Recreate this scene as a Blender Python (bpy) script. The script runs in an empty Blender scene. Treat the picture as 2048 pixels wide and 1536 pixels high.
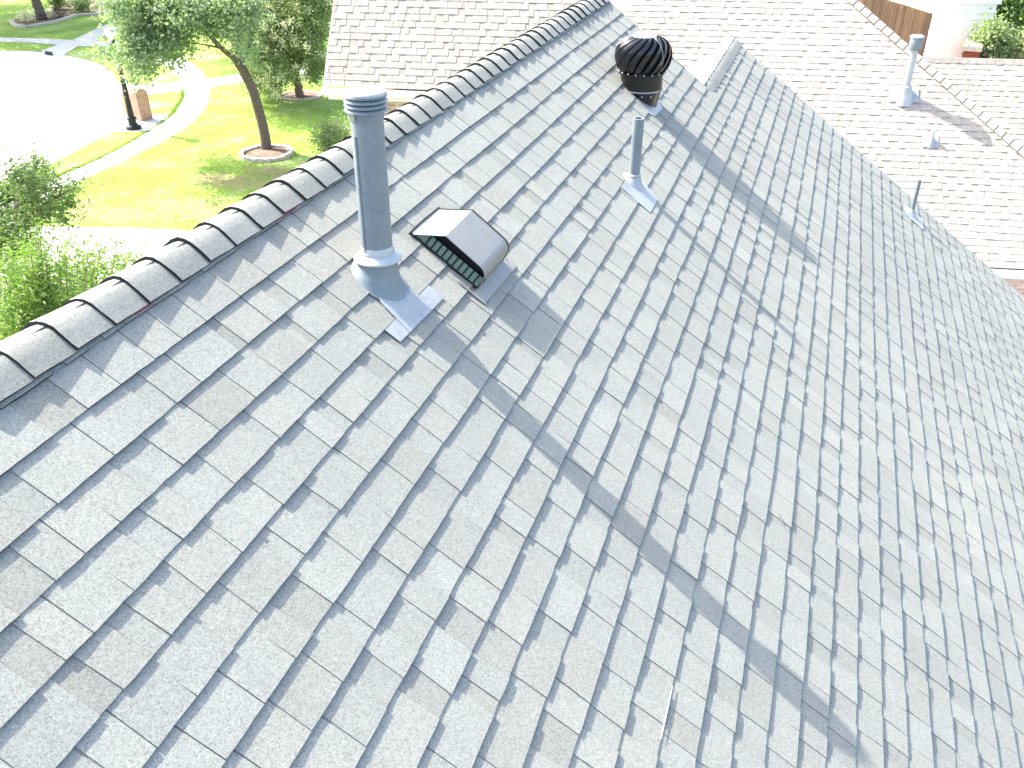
import bpy, math, random
import numpy as np
from mathutils import Vector, Matrix
sc = bpy.context.scene
COL = sc.collection
rng = random.Random(7)
nr = np.random.default_rng(11)
GZ = -8.6                                   # ground level (m); z=0 is the lower lip of the ridge caps

# ------------------------------------------------------------------ camera
F = 1758.44                                 # focal length in pixels of the 2048 wide photograph
CAM = np.array([1.87198198, -1.49697228, 1.25436785])
M = np.array([[0.94705764, 0.1669223, -0.27426042],
              [0.32104279, -0.50207107, 0.80302937],
              [-0.00365471, -0.84856443, -0.52907944]])   # camera (right, down, forward) -> world
cd = bpy.data.cameras.new('camera'); cam = bpy.data.objects.new('camera', cd); COL.objects.link(cam)
cd.sensor_width = 36; cd.lens = F / 2048 * 36; cd.clip_end = 500; cd.clip_start = 0.05
cam.matrix_world = Matrix([[M[0][0], -M[0][1], -M[0][2], CAM[0]], [M[1][0], -M[1][1], -M[1][2], CAM[1]],
                           [M[2][0], -M[2][1], -M[2][2], CAM[2]], [0, 0, 0, 1]])
sc.camera = cam

def ray(x, y): return M @ np.array([x - 1024, y - 768, F])
def onz(x, y, z=GZ):
    r = ray(x, y); return CAM + r * ((z - CAM[2]) / r[2])
def at(x, y, dist):
    r = ray(x, y); return CAM + r / np.hypot(r[0], r[1]) * dist      # at a horizontal distance from the camera

S = 0.62662                                  # pitch of the main roof (35.9 deg)
DN = np.array([math.cos(S), 0, -math.sin(S)]); NN = np.array([math.sin(S), 0, math.cos(S)]); UU = np.array([0, 1., 0])
E = 0.1429                                   # exposure of one course
def rp(u, v, h=0.0): return UU * u + DN * v + NN * h

# ------------------------------------------------------------------ mesh helpers
class MB:
    def __init__(s): s.v = []; s.f = []; s.m = []; s.c = []
    def add(s, vs, fs, mi=0, col=None):
        b = len(s.v); s.v.extend([tuple(map(float, p)) for p in vs])
        for f in fs: s.f.append(tuple(b + i for i in f)); s.m.append(mi); s.c.append(col if col is not None else (.5, .5, .5))
    def quad(s, a, b, c, d, mi=0, col=None): s.add([a, b, c, d], [(0, 1, 2, 3)], mi, col)
    def box(s, o, ax, ay, az, mi=0, col=None):
        o, ax, ay, az = map(np.asarray, (o, ax, ay, az))
        p = [o, o + ax, o + ax + ay, o + ay, o + az, o + ax + az, o + ax + ay + az, o + ay + az]
        s.add(p, [(0, 3, 2, 1), (4, 5, 6, 7), (0, 1, 5, 4), (1, 2, 6, 5), (2, 3, 7, 6), (3, 0, 4, 7)], mi, col)
    def lathe(s, o, prof, n=40, mi=0, axis=(0, 0, 1), col=None, a0=0, a1=2 * math.pi):
        ax = Vector(axis).normalized(); q = Vector((0, 0, 1)).rotation_difference(ax)
        full = abs(a1 - a0 - 2 * math.pi) < 1e-6; k = n if full else n + 1
        vs = []
        for r, z in prof:
            for i in range(k):
                a = a0 + (a1 - a0) * i / n; vs.append(Vector(o) + q @ Vector((r * math.cos(a), r * math.sin(a), z)))
        fs = []
        for j in range(len(prof) - 1):
            for i in range(n):
                i2 = (i + 1) % k; fs.append((j * k + i, j * k + i2, (j + 1) * k + i2, (j + 1) * k + i))
        s.add(vs, fs, mi, col)
    def tube(s, pts, r, n=8, mi=0, col=None, cap=True):
        pts = [Vector(p) for p in pts]; rs = r if isinstance(r, (list, tuple)) else [r] * len(pts)
        vs = []; fs = []; up = None
        for i, p in enumerate(pts):
            t = (pts[min(i + 1, len(pts) - 1)] - pts[max(i - 1, 0)]).normalized()
            if up is None: up = t.orthogonal().normalized()
            up = (up - t * up.dot(t)).normalized(); b = t.cross(up)
            for k in range(n):
                a = 2 * math.pi * k / n; vs.append(p + (up * math.cos(a) + b * math.sin(a)) * rs[i])
        for i in range(len(pts) - 1):
            for k in range(n): fs.append((i * n + k, i * n + (k + 1) % n, (i + 1) * n + (k + 1) % n, (i + 1) * n + k))
        if cap: fs.append(tuple(range(n))[::-1]); fs.append(tuple((len(pts) - 1) * n + k for k in range(n)))
        s.add(vs, fs, mi, col)
    def build(s, name, mats, parent=None, smooth=False, attr=False, auto=None):
        me = bpy.data.meshes.new(name); me.from_pydata(s.v, [], s.f)
        for m in (mats if isinstance(mats, (list, tuple)) else [mats]): me.materials.append(m)
        me.polygons.foreach_set('material_index', s.m)
        if smooth: me.polygons.foreach_set('use_smooth', [True] * len(s.f))
        if attr:
            a = me.color_attributes.new('tone', 'FLOAT_COLOR', 'CORNER')
            ls = np.array([len(f) for f in s.f]); c = np.repeat(np.array(s.c, float), ls, axis=0)
            a.data.foreach_set('color', np.concatenate([c, np.ones((len(c), 1))], 1).ravel())
        me.update()
        if smooth and auto:
            me.set_sharp_from_angle(angle=math.radians(auto))
        o = bpy.data.objects.new(name, me); COL.objects.link(o)
        if parent is not None:
            o.parent = parent; o.matrix_parent_inverse = Matrix.Translation(-parent.location)
        return o
def thing(name, loc, label, cat, group=None):
    o = bpy.data.objects.new(name, None); COL.objects.link(o); o.location = tuple(map(float, loc)); o.empty_display_size = .2
    o['label'] = label; o['category'] = cat
    if group: o['group'] = group
    return o
def tag(o, label, cat, group=None):
    o['label'] = label; o['category'] = cat
    if group: o['group'] = group
    return o
def structure(o): o['kind'] = 'structure'; return o

# ------------------------------------------------------------------ materials
def mat(name, col=(.5, .5, .5), rough=.6, metal=0, spec=.5):
    m = bpy.data.materials.new(name); m.use_nodes = True; b = m.node_tree.nodes['Principled BSDF']
    b.inputs['Base Color'].default_value = (*col, 1); b.inputs['Roughness'].default_value = rough
    b.inputs['Metallic'].default_value = metal; b.inputs['Specular IOR Level'].default_value = spec
    return m
class N:
    def __init__(s, m): s.t = m.node_tree; s.b = s.t.nodes['Principled BSDF']; s.co = s.new('ShaderNodeTexCoord').outputs['Object']
    def new(s, k, **kw):
        n = s.t.nodes.new(k)
        for a, b in kw.items(): setattr(n, a, b)
        return n
    def link(s, a, b): s.t.links.new(a, b)
    def noise(s, scale, detail=3, rough=.6, vec=None):
        n = s.new('ShaderNodeTexNoise'); n.inputs['Scale'].default_value = scale; n.inputs['Detail'].default_value = detail
        n.inputs['Roughness'].default_value = rough; s.link(vec or s.co, n.inputs['Vector']); return n.outputs['Fac']
    def vor(s, scale, out='Color', vec=None):
        n = s.new('ShaderNodeTexVoronoi'); n.inputs['Scale'].default_value = scale; s.link(vec or s.co, n.inputs['Vector']); return n.outputs[out]
    def ramp(s, fac, stops):
        n = s.new('ShaderNodeValToRGB'); s.link(fac, n.inputs['Fac']); e = n.color_ramp.elements
        while len(e) < len(stops): e.new(.5)
        for i, (p, c) in enumerate(stops): e[i].position = p; e[i].color = (*(c if isinstance(c, tuple) else (c, c, c)), 1)
        return n.outputs['Color']
    def mix(s, a, b, fac=1.0, mode='MULTIPLY'):
        n = s.new('ShaderNodeMix', data_type='RGBA', blend_type=mode); n.clamp_result = False
        for v, i in ((fac, 0), (a, 6), (b, 7)):
            if hasattr(v, 'links'): s.link(v, n.inputs[i])
            else: n.inputs[i].default_value = v if i == 0 else (*v, 1)
        return n.outputs[2]
    def math(s, op, a, b=0):
        n = s.new('ShaderNodeMath', operation=op)
        for v, i in ((a, 0), (b, 1)):
            if hasattr(v, 'links'): s.link(v, n.inputs[i])
            else: n.inputs[i].default_value = v
        return n.outputs[0]
    def bump(s, h, dist, st=1):
        n = s.new('ShaderNodeBump'); n.inputs['Distance'].default_value = dist; n.inputs['Strength'].default_value = st
        s.link(h, n.inputs['Height']); s.link(n.outputs['Normal'], s.b.inputs['Normal'])
    def col(s, c): s.link(c, s.b.inputs['Base Color'])

def shingle_mat(name, base, gran=.5, gsc=330, patch=.03):
    m = mat(name, base, .95, spec=.2); n = N(m)
    at_ = n.new('ShaderNodeAttribute', attribute_name='tone').outputs['Color']
    c = n.mix(base, at_, 1.0)
    c = n.mix(c, (2, 2, 2), 1.0)
    g = n.vor(gsc); gv = n.new('ShaderNodeSeparateColor'); n.link(g, gv.inputs[0])
    lo, hi = 1 - gran, 1 + gran
    c = n.mix(c, n.ramp(gv.outputs[0], [(0, lo * .8), (.25, (1 - gran * .35,) * 3), (.75, (1 + gran * .25,) * 3), (1, hi)]))
    n2 = n.noise(95, 3, .7)
    c = n.mix(c, n.ramp(n2, [(.3, (1 - gran * .45,) * 3), (.7, (1 + gran * .45,) * 3)]))
    n3 = n.noise(4.5, 4, .6)
    c = n.mix(c, n.ramp(n3, [(.3, (1 - patch, 1 - patch * 1.0, 1 - patch * .9)), (.7, (1 + patch, 1 + patch * .97, 1 + patch * .9))]))
    n4 = n.noise(.6, 3, .55)
    c = n.mix(c, n.ramp(n4, [(.35, (.95, .955, .965)), (.65, (1.05, 1.045, 1.035))]))
    n.col(c); n.bump(n.math('ADD', gv.outputs[1], n2), .0011, .55)
    return m
M_SH = shingle_mat('grey_granule_shingle', (.258, .264, .236), .21)
M_CAPS = shingle_mat('ridge_cap_granules', (.232, .238, .214), .21)
M_TAN = shingle_mat('tan_granule_shingle', (.335, .305, .262), .2, 120, .05)
M_TANEDGE = mat('brown_shingle_edge', (.17, .145, .115), .9)
M_SIDE = mat('grey_shingle_side', (.13, .13, .125), .9)
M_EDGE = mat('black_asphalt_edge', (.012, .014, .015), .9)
M_RED = mat('red_release_tape', (.26, .06, .07), .6)
def galv(name, c, rough=.45, metal=.35, sc_=7):
    m = mat(name, c, rough, metal); n = N(m)
    a = n.noise(sc_, 5, .65); b = n.noise(60, 2, .5)
    col = n.mix(c, n.ramp(a, [(.3, (.84, .86, .88)), (.7, (1.08, 1.06, 1.05))])); col = n.mix(col, n.ramp(b, [(.35, .93), (.65, 1.05)]))
    n.col(col); n.link(n.ramp(a, [(.3, rough * .8), (.7, min(1, rough * 1.25))]), n.b.inputs['Roughness'])
    n.bump(n.noise(11, 3, .5), .002, .25)
    return m
M_GREYPAINT = galv('blue_grey_painted_metal', (.180, .218, .238), .42, .0)
M_FLASH = galv('pale_galvanised_flashing', (.36, .37, .36), .42, .3, 12)
M_CAPMETAL = galv('cap_metal', (.42, .445, .45), .4, .15)
M_HOOD = galv('grey_hood_metal', (.27, .262, .235), .42, .3)
M_BLACK = mat('black_glossy_enamel', (.008, .009, .011), .24, .0, .6)
M_BRONZE = galv('dark_bronze_metal', (.016, .015, .013), .38, .3)
M_DARK = mat('dark_void', (.012, .012, .014), .8)
M_WIRE = galv('galvanised_wire', (.35, .36, .36), .4, .8)
M_RIVET = mat('bright_rivet', (.8, .8, .8), .3, .6)
M_SCREEN = mat('green_grey_mesh_screen', (.16, .26, .19), .6)
n = N(M_SCREEN); w = n.new('ShaderNodeTexVoronoi'); w.feature = 'DISTANCE_TO_EDGE'; w.inputs['Scale'].default_value = 260; n.link(n.co, w.inputs['Vector'])
n.col(n.mix((.125, .195, .14), n.ramp(w.outputs['Distance'], [(.0, 1.35), (.12, 1.2), (.3, .45)])))

def grass_mat(name, c1, c2, c3, dry=None):
    m = mat(name, c1, .9, spec=.15); n = N(m)
    a = n.noise(.55, 5, .62); b = n.noise(9, 4, .7); d = n.noise(38, 3, .7)
    col = n.ramp(a, [(.30, c1), (.52, c2), (.72, c3)])
    col = n.mix(col, n.ramp(b, [(.3, .72), (.7, 1.25)])); col = n.mix(col, n.ramp(d, [(.3, .7), (.7, 1.3)]))
    if dry is not None:                      # worn, straw coloured patches lying in the lawn
        for (p, r, cc) in dry:
            v = n.new('ShaderNodeVectorMath', operation='SUBTRACT'); n.link(n.co, v.inputs[0]); v.inputs[1].default_value = tuple(map(float, p))
            s_ = n.new('ShaderNodeVectorMath', operation='MULTIPLY'); n.link(v.outputs[0], s_.inputs[0]); s_.inputs[1].default_value = (1 / r[0], 1 / r[1], 0)
            l = n.new('ShaderNodeVectorMath', operation='LENGTH'); n.link(s_.outputs[0], l.inputs[0])
            k = n.math('ADD', l.outputs['Value'], n.math('MULTIPLY', n.math('SUBTRACT', n.noise(2.3, 4, .7), .5), 1.9))
            col = n.mix(col, cc, n.ramp(k, [(.45, .75), (1.0, .0)]), 'MIX')
    n.col(col); n.bump(n.math('ADD', b, d), .05, .8)
    return m
def plain_noise(name, c, s1=2, s2=60, amp=.12, rough=.85, bump=.003):
    m = mat(name, c, rough, spec=.3); n = N(m); a = n.noise(s1, 5, .65); b = n.noise(s2, 3, .6)
    col = n.mix(c, n.ramp(a, [(.3, (1 - amp,) * 3), (.7, (1 + amp,) * 3)])); col = n.mix(col, n.ramp(b, [(.3, (1 - amp,) * 3), (.7, (1 + amp,) * 3)]))
    n.col(col); n.bump(b, bump, .6); return m
M_CONC = plain_noise('pale_concrete', (.52, .50, .47), .7, 30, .07)
M_WALK = plain_noise('sidewalk_concrete', (.50, .485, .455), .9, 34, .08)
M_MULCH = plain_noise('bark_mulch', (.17, .115, .085), 5, 26, .45, .95, .03)
M_SOIL = plain_noise('soil', (.2, .15, .11), 3, 22, .3, .95, .03)
M_WHITE = plain_noise('white_trim_paint', (.72, .71, .69), 1.5, 25, .04, .6)
M_CHIM = plain_noise('cream_chimney_siding', (.80, .78, .74), 1.3, 25, .05, .7)
M_STONE = plain_noise('cream_edging_stone', (.46, .42, .36), 8, 40, .22, .85, .01)
M_BARK = plain_noise('grey_brown_bark', (.135, .105, .085), 14, 45, .38, .9, .02)
M_BARK2 = plain_noise('brown_bark', (.20, .15, .115), 12, 40, .3, .9, .015)
M_IRON = plain_noise('black_painted_iron', (.016, .019, .018), 4, 30, .2, .4)
M_GLOBE = mat('white_lamp_globe', (.85, .84, .8), .25)
def brick_mat(name, c1, c2, mortar, sx=4.6):
    m = mat(name, c1, .85); n = N(m)
    mp = n.new('ShaderNodeMapping'); n.link(n.new('ShaderNodeTexCoord').outputs['UV'], mp.inputs['Vector'])
    b = n.new('ShaderNodeTexBrick'); n.link(mp.outputs[0], b.inputs['Vector'])
    b.inputs['Color1'].default_value = (*c1, 1); b.inputs['Color2'].default_value = (*c2, 1); b.inputs['Mortar'].default_value = (*mortar, 1)
    b.inputs['Scale'].default_value = sx; b.inputs['Mortar Size'].default_value = .035; b.inputs['Brick Width'].default_value = 1.0; b.inputs['Row Height'].default_value = .34
    c = n.mix(b.outputs['Color'], n.ramp(n.noise(7, 4, .7), [(.3, .78), (.7, 1.2)])); n.col(c)
    n.bump(n.math('SUBTRACT', 1, b.outputs['Fac']), .006, .8)
    return m
M_BRICK = brick_mat('rose_brick', (.38, .24, .20), (.48, .36, .31), (.55, .51, .46))
M_BRICK2 = brick_mat('orange_brown_brick', (.36, .17, .095), (.48, .27, .17), (.50, .43, .35), 5.5)
def uvwall(name, m_, quads, parent=None):
    """quads: list of (origin, width vector, height vector); uv in metres so bricks keep their size"""
    me = bpy.data.meshes.new(name); vs = []; fs = []; uv = []
    for o, w, h in quads:
        o, w, h = map(np.asarray, (o, w, h)); b = len(vs); lw, lh = np.linalg.norm(w), np.linalg.norm(h)
        vs += [tuple(map(float, p)) for p in (o, o + w, o + w + h, o + h)]; fs.append((b, b + 1, b + 2, b + 3)); uv += [(0, 0), (lw, 0), (lw, lh), (0, lh)]
    me.from_pydata(vs, [], fs); l = me.uv_layers.new(name='UVMap')
    for i, c in enumerate(uv): l.data[i].uv = c
    me.materials.append(m_); o = bpy.data.objects.new(name, me); COL.objects.link(o)
    if parent: o.parent = parent; o.matrix_parent_inverse = Matrix.Translation(-parent.location)
    return o
def leaf_mat(name, dark, light, tl=.45):
    m = mat(name, dark, .42, spec=.5); n = N(m)
    a = n.new('ShaderNodeAttribute', attribute_name='tone').outputs['Color']
    sp = n.new('ShaderNodeSeparateColor'); n.link(a, sp.inputs[0])
    c = n.mix(dark, light, sp.outputs[0], 'MIX'); n.col(c)
    t = n.new('ShaderNodeBsdfTranslucent'); n.link(n.mix(c, (1.25, 1.35, .6)), t.inputs['Color'])
    mx = n.new('ShaderNodeMixShader'); mx.inputs[0].default_value = tl
    out = [x for x in m.node_tree.nodes if x.type == 'OUTPUT_MATERIAL'][0]
    n.link(n.b.outputs[0], mx.inputs[1]); n.link(t.outputs[0], mx.inputs[2]); n.link(mx.outputs[0], out.inputs['Surface'])
    return m
M_LEAF_OAK = leaf_mat('oak_leaf', (.065, .12, .045), (.19, .28, .10), .4)
M_LEAF_BIG = leaf_mat('blue_green_leaf', (.095, .165, .092), (.34, .43, .31), .42)
M_LEAF_MYR = leaf_mat('myrtle_leaf', (.115, .175, .07), (.33, .40, .22), .42)
M_LEAF_SHRUB = leaf_mat('bright_shrub_leaf', (.07, .15, .035), (.22, .33, .08), .45)
M_BLADE = leaf_mat('grass_blade', (.15, .26, .04), (.34, .42, .10), .4)
M_LEAF_FAR = leaf_mat('far_leaf', (.045, .10, .025), (.14, .24, .06), .4)
M_BLOOM = leaf_mat('cream_blossom', (.62, .60, .45), (.80, .80, .68), .3)

# ------------------------------------------------------------------ shingle roof generator
def smooth_noise(seed):
    r = random.Random(seed); ph = [(r.uniform(.5, 1.4), r.uniform(0, 6.28), 1.0), (r.uniform(2, 4), r.uniform(0, 6.28), .55), (r.uniform(6, 9), r.uniform(0, 6.28), .3)]
    return lambda x: sum(a * math.sin(f * x + p) for f, p, a in ph)
def shingles(mb, P, k0, k1, rng_u, seed, th=(.0064, .0031), step=.045, tooth=(.085, .21), gap=(.05, .14), wav=.0024, vstart=-99, warm=True):
    """laminated shingles: sawtooth base layer plus raised tabs. P(u,v,h)->point, rng_u(v)->(u0,u1)"""
    r = random.Random(seed); tb, tt = th
    def tone():
        t = r.gauss(.5, .013)
        w = r.choice([0, .001, .003, .006, -.002])
        if r.random() < .18: t -= .020; w += .005
        return (t + w, t, t - w * .9)
    for k in range(k0, k1):
        va, vb = (k - 1) * E, k * E
        if k == k0: va = max(va, vstart)
        ua, ub = rng_u(vb); ua2, ub2 = rng_u(va + .001)
        if ub - ua < .05: continue
        fn = smooth_noise(seed * 100 + k); fh = smooth_noise(seed * 77 + k); hn = smooth_noise(seed * 51 + k // 3)
        # base strip
        ns = max(2, int((ub - ua) / step)); us = [ua + (ub - ua) * i / ns for i in range(ns + 1)]
        jit = [(r.uniform(-.0013, .0013), max(0, r.gauss(0, .0006))) for _ in us]
        base_t = tone(); seg_left = 0
        rowA = []; rowB = []; rowC = []
        for u, (jv, jh) in zip(us, jit):
            s_ = (u - ua) / (ub - ua); uu = ua2 + (ub2 - ua2) * s_ if abs(ua2 - ua) + abs(ub2 - ub) > 1e-4 else u
            vv = vb + wav * fn(u) + jv; hh = tb + jh + .0006 * fh(u)
            rowA.append(P(uu, va - .02, -.0010)); rowB.append(P(u, vv, hh)); rowC.append(P(u, vv - .002, -.001))
        for i in range(ns):
            if seg_left <= 0: fq = r.uniform(.90, 1.03); base_t = tuple(x * fq for x in tone()); seg_left = r.uniform(.15, .5)
            seg_left -= us[i + 1] - us[i]
            mb.add([rowA[i], rowA[i + 1], rowB[i + 1], rowB[i]], [(0, 1, 2, 3)], 0, base_t)
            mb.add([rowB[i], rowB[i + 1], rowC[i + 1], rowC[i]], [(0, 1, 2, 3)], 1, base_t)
        # tabs
        u = ua - r.uniform(0, .2)
        while u < ub:
            w = r.uniform(*tooth); a, b = max(u, ua), min(u + w, ub); 
            if b - a > .03:
                tn = tone(); nb = max(1, int(math.ceil((b - a) / step))); lift = max(0, r.gauss(.0002, .0006)); sk = r.uniform(-.006, .006)
                top = []; bot = []; low = []
                for i in range(nb + 1):
                    x = a + (b - a) * i / nb; dx = sk * 0
                    vv = vb + wav * fn(x) + r.uniform(-.0012, .0012)
                    hb = tb + tt + lift + max(0, r.gauss(0, .0005)); ht = tt * .9 - .0004
                    xt = x + (sk if i in (0, nb) else 0)
                    if abs(ua2 - ua) + abs(ub2 - ub) > 1e-4: xt = min(max(xt, ua2), ub2)
                    top.append(P(xt, va - .012, ht - .0004)); bot.append(P(x, vv + .0012, hb)); low.append(P(x, vv + .0012, -.0005))
                for i in range(nb):
                    mb.add([top[i], top[i + 1], bot[i + 1], bot[i]], [(0, 1, 2, 3)], 0, tn)
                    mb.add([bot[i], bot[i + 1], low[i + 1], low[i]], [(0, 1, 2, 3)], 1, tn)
                for e_ in (0, nb):
                    x = a if e_ == 0 else b; q = P(x, va - .012, -.001)
                    vsd = [top[e_], bot[e_], low[e_], q]
                    mb.add(vsd if e_ == 0 else vsd[::-1], [(0, 1, 2, 3)], 2, tn)
            # either a cut-out showing the lower layer or the next tab butting up close
            u += w + (r.uniform(*gap) if r.random() < .5 else .003)

# ------------------------------------------------------------------ our house
house = thing('grey_roof_house', (2.5, 3, GZ), 'grey shingled two storey house filling the foreground, its steep roof carrying the metal vents', 'house')
hN = smooth_noise(5); hM = smooth_noise(9)
def Pm(u, v, h): return rp(u, v, h + .0022 * hN(u * .8 + v * .3) + .0016 * hM(v * 1.3 - u * .4))
U1, U2, VR2 = 6.72, 8.93, 1.245
mb = MB()
def rng_main(v): return (-3.2, U1 if v < 1.1435 else U2)
shingles(mb, Pm, 0, 45, rng_main, 3, vstart=-.085)
# extra starter: strip between the cap lip and course 1 is covered by course 0/1; rake edge boards
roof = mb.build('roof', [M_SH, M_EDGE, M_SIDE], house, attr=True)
mb = MB()
VE = 44 * E
for (u, v0, v1) in ((U1, -.10, VR2 - .12), (U2, 1.13, VE), (-3.2, -.10, VE)):
    sgn = -1 if u < 0 else 1
    mb.box(rp(u - (.01 if sgn > 0 else .02), v0, -.012), DN * (v1 - v0), UU * .028, -NN * .16)
mb.box(rp(-3.2, VE - .03, -.012), DN * .03, UU * (U2 + 3.2), -NN * .16)
mb.build('fascia', M_WHITE, house)
# rear slopes
AX, AZ = -.103, .0735                         # ridge line of the upper part
def Pb(apx, apz):
    d2 = np.array([-math.cos(S), 0, -math.sin(S)]); n2 = np.array([-math.sin(S), 0, math.cos(S)]); o = np.array([apx, 0, apz])
    return lambda u, v, h: o + UU * u + d2 * v + n2 * h
mb = MB(); pb = Pb(AX, AZ)
shingles(mb, pb, 1, 38, lambda v: (-3.2, U1), 5, step=.25)
mb.build('roof', [M_SH, M_EDGE, M_SIDE], house, attr=True)
A2X = (VR2 - .150) * math.cos(S) - .0; A2Z = -A2X * math.tan(S)
mb = MB(); pb2 = Pb(A2X, A2Z)
shingles(mb, pb2, 1, 44, lambda v: (U1 - .02, U2), 6, step=.1)
mb.build('roof', [M_SH, M_EDGE, M_SIDE], house, attr=True)

# ridge caps: (x,z) profile measured from the apex
prof = [(-.152, -.108), (-.117, -.078), (-.082, -.050), (-.057, -.027), (-.032, -.0090), (-.010, -.0005), (.010, -.0015), (.030, -.0095), (.053, -.0270), (.076, -.0465), (.0965, -.0640)]
prof = np.array(prof)
tg = np.gradient(prof, axis=0); nrm = np.stack([-tg[:, 1], tg[:, 0]], 1); nrm /= np.linalg.norm(nrm, axis=1)[:, None]
if nrm[5][1] < 0: nrm = -nrm
def ridge_cap(i, u0, ax, az, L=.205, pitch=.159, sg=1):
    m_ = MB(); r = random.Random(i * 7 + 1); t = .0125
    j = [r.uniform(-.003, .003) for _ in range(4)]; sk = r.uniform(-.012, .012)
    rows = []
    for q, (uo, off) in enumerate(((0, .0225 + j[0] * .8), (.05, .0185), (.105, .0145), (pitch + .012, .0095), (L, .0045))):
        top = []; bot = []
        for a, (p, n_) in enumerate(zip(prof, nrm)):
            ends = r.uniform(-.0012, .0012)
            pp = p + n_ * (off + (.0015 * math.sin(a * 1.9 + i) if q == 0 else 0)); pl = pp - n_ * t
            if a in (0, len(prof) - 1):
                dd = (prof[-1] - prof[-2]) if a else (prof[0] - prof[1]); dd = dd / np.linalg.norm(dd); pp = pp + dd * (ends + j[1]); pl = pl + dd * (ends + j[1])
            du = (j[2] + sk * (a / len(prof) - .5) + ends * .6) if q == 0 else 0
            top.append((ax + pp[0], u0 + sg * (uo + du), az + pp[1])); bot.append((ax + pl[0], u0 + sg * (uo + du), az + pl[1]))
        rows.append((top, bot))
    K = len(prof); vs = [p for tp, bt in rows for p in tp + bt]; Q = len(rows)
    tn = r.gauss(.5, .02); w = r.uniform(-.008, .008); tc = (tn + w, tn, tn - w)
    fs = []
    for q in range(Q - 1):
        for a in range(K - 1):
            b = q * 2 * K; c = (q + 1) * 2 * K; fs.append((b + a, b + a + 1, c + a + 1, c + a))
    m_.add(vs, fs, 0, tc)
    ed = []
    for a in range(K - 1): ed.append((a + 1, a, K + a, K + a + 1))
    for q in range(Q - 1):
        b = q * 2 * K; c = (q + 1) * 2 * K
        ed.append((b + K - 1, b + 2 * K - 1, c + 2 * K - 1, c + K - 1)); ed.append((b, c, c + K, b + K))
    m_.add(vs, ed, 1, tc)
    o = m_.build('ridge_cap', [M_CAPS, M_EDGE], house, smooth=True, attr=True, auto=40)
    return o
i = 0; u = -.0 - .159 * 6
caps = []
while u < U1 - .12:
    ridge_cap(i, u, AX, AZ - .0005); i += 1; u += .159
u = U2 + .01
while u > U1 + .10:
    ridge_cap(i, u, A2X, A2Z - .0105, sg=-1); i += 1; u -= .159
# red release tape showing under the lips of the caps
for k in range(58):
    a = -1.2 + k * .133 + rng.uniform(-.02, .02); L = rng.uniform(.05, .16); v0 = .004 + rng.uniform(-.004, .003)
    if a + L > 4.2: break
    if rng.random() < .55: mb = MB(); mb.quad(rp(a, v0 - .03, .0108), rp(a, v0 - .011, .0098), rp(a + L, v0 - .009, .0098), rp(a + L, v0 - .03, .0108)); mb.build('release_tape', M_RED, house)
# walls below
mb = []
z1 = -VE * math.sin(S) - .15; xr = VE * math.cos(S) - .35
mb.append(((xr, -2.9, GZ), (0, U2 - .3 + 2.9, 0), (0, 0, z1 - GZ)))
xl = AX - 37 * E * math.cos(S) + .35; zl = AZ - 37 * E * math.sin(S) - .15
mb.append(((xl, U1 - .3, GZ), (0, -(U1 - .3 + 2.9), 0), (0, 0, zl - GZ)))
mb.append(((xl, -2.9, GZ), (xr - xl, 0, 0), (0, 0, min(z1, zl) - GZ)))
mb.append(((xr, U2 - .3, GZ), (xl - xr, 0, 0), (0, 0, min(z1, zl) - GZ)))
uvwall('wall', M_BRICK, mb, house)
mb = MB()   # gable ends
zb = min(z1, zl)
for y in (-2.9, U1 - .25):
    x0 = AX; mb.add([(xl, y, zb), (xr, y, zb), (xr, y, -xr * math.tan(S) - .06), (x0, y, AZ - .1), (xl, y, AZ - (x0 - xl) * math.tan(S) - .06)], [(0, 1, 2, 3, 4)]); mb.build('gable', M_WHITE, house); mb = MB()
y = U2 - .28; x0 = A2X; xl2 = A2X - 43 * E * math.cos(S) + .3
mb.add([(xl, y, zb), (xr, y, zb), (xr, y, -xr * math.tan(S) - .06), (x0, y, A2Z - .1), (xl, y, A2Z - (x0 - xl) * math.tan(S) - .06)], [(0, 1, 2, 3, 4)])
mb.build('gable', M_WHITE, house)

# ------------------------------------------------------------------ roof fittings
def roof_foot(cx, cy, rad, h=0.0, n=40, sv=1.0):
    out = []
    for i in range(n):
        a = 2 * math.pi * i / n; x, y = rad * math.cos(a) * sv, rad * math.sin(a)
        out.append(np.array([cx + x, cy + y, -(cx + x) * math.tan(S)]) + NN * h)
    return out
def cone_boot(mb, cx, cy, r0, sv, rt, zt, n=40, mi=0, curve=6, lean=(0, 0)):
    """metal cone from an oval foot on the slope up to a level round collar"""
    ft = roof_foot(cx, cy, r0, .010, n, sv); rows = []
    for j in range(curve + 1):
        s_ = j / curve; row = []
        for i in range(n):
            a = 2 * math.pi * i / n; top = np.array([cx + lean[0] + rt * math.cos(a), cy + lean[1] + rt * math.sin(a), zt])
            k = 1 - (1 - s_) ** 1.25; row.append(ft[i] * (1 - s_) + top * s_ + (np.array([cx, cy, 0]) - [ft[i][0], ft[i][1], 0]) * .16 * math.sin(math.pi * s_) * .6)
        rows.append(row)
    sk = [[p + NN * -.004 + (p - np.array([cx, cy, p[2]])) * .10 for p in ft]]
    rows = [sk[0]] + rows
    vs = [p for r_ in rows for p in r_]; fs = []
    for j in range(len(rows) - 1):
        for i in range(n): fs.append((j * n + i, j * n + (i + 1) % n, (j + 1) * n + (i + 1) % n, (j + 1) * n + i))
    mb.add(vs, fs, mi)
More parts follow.
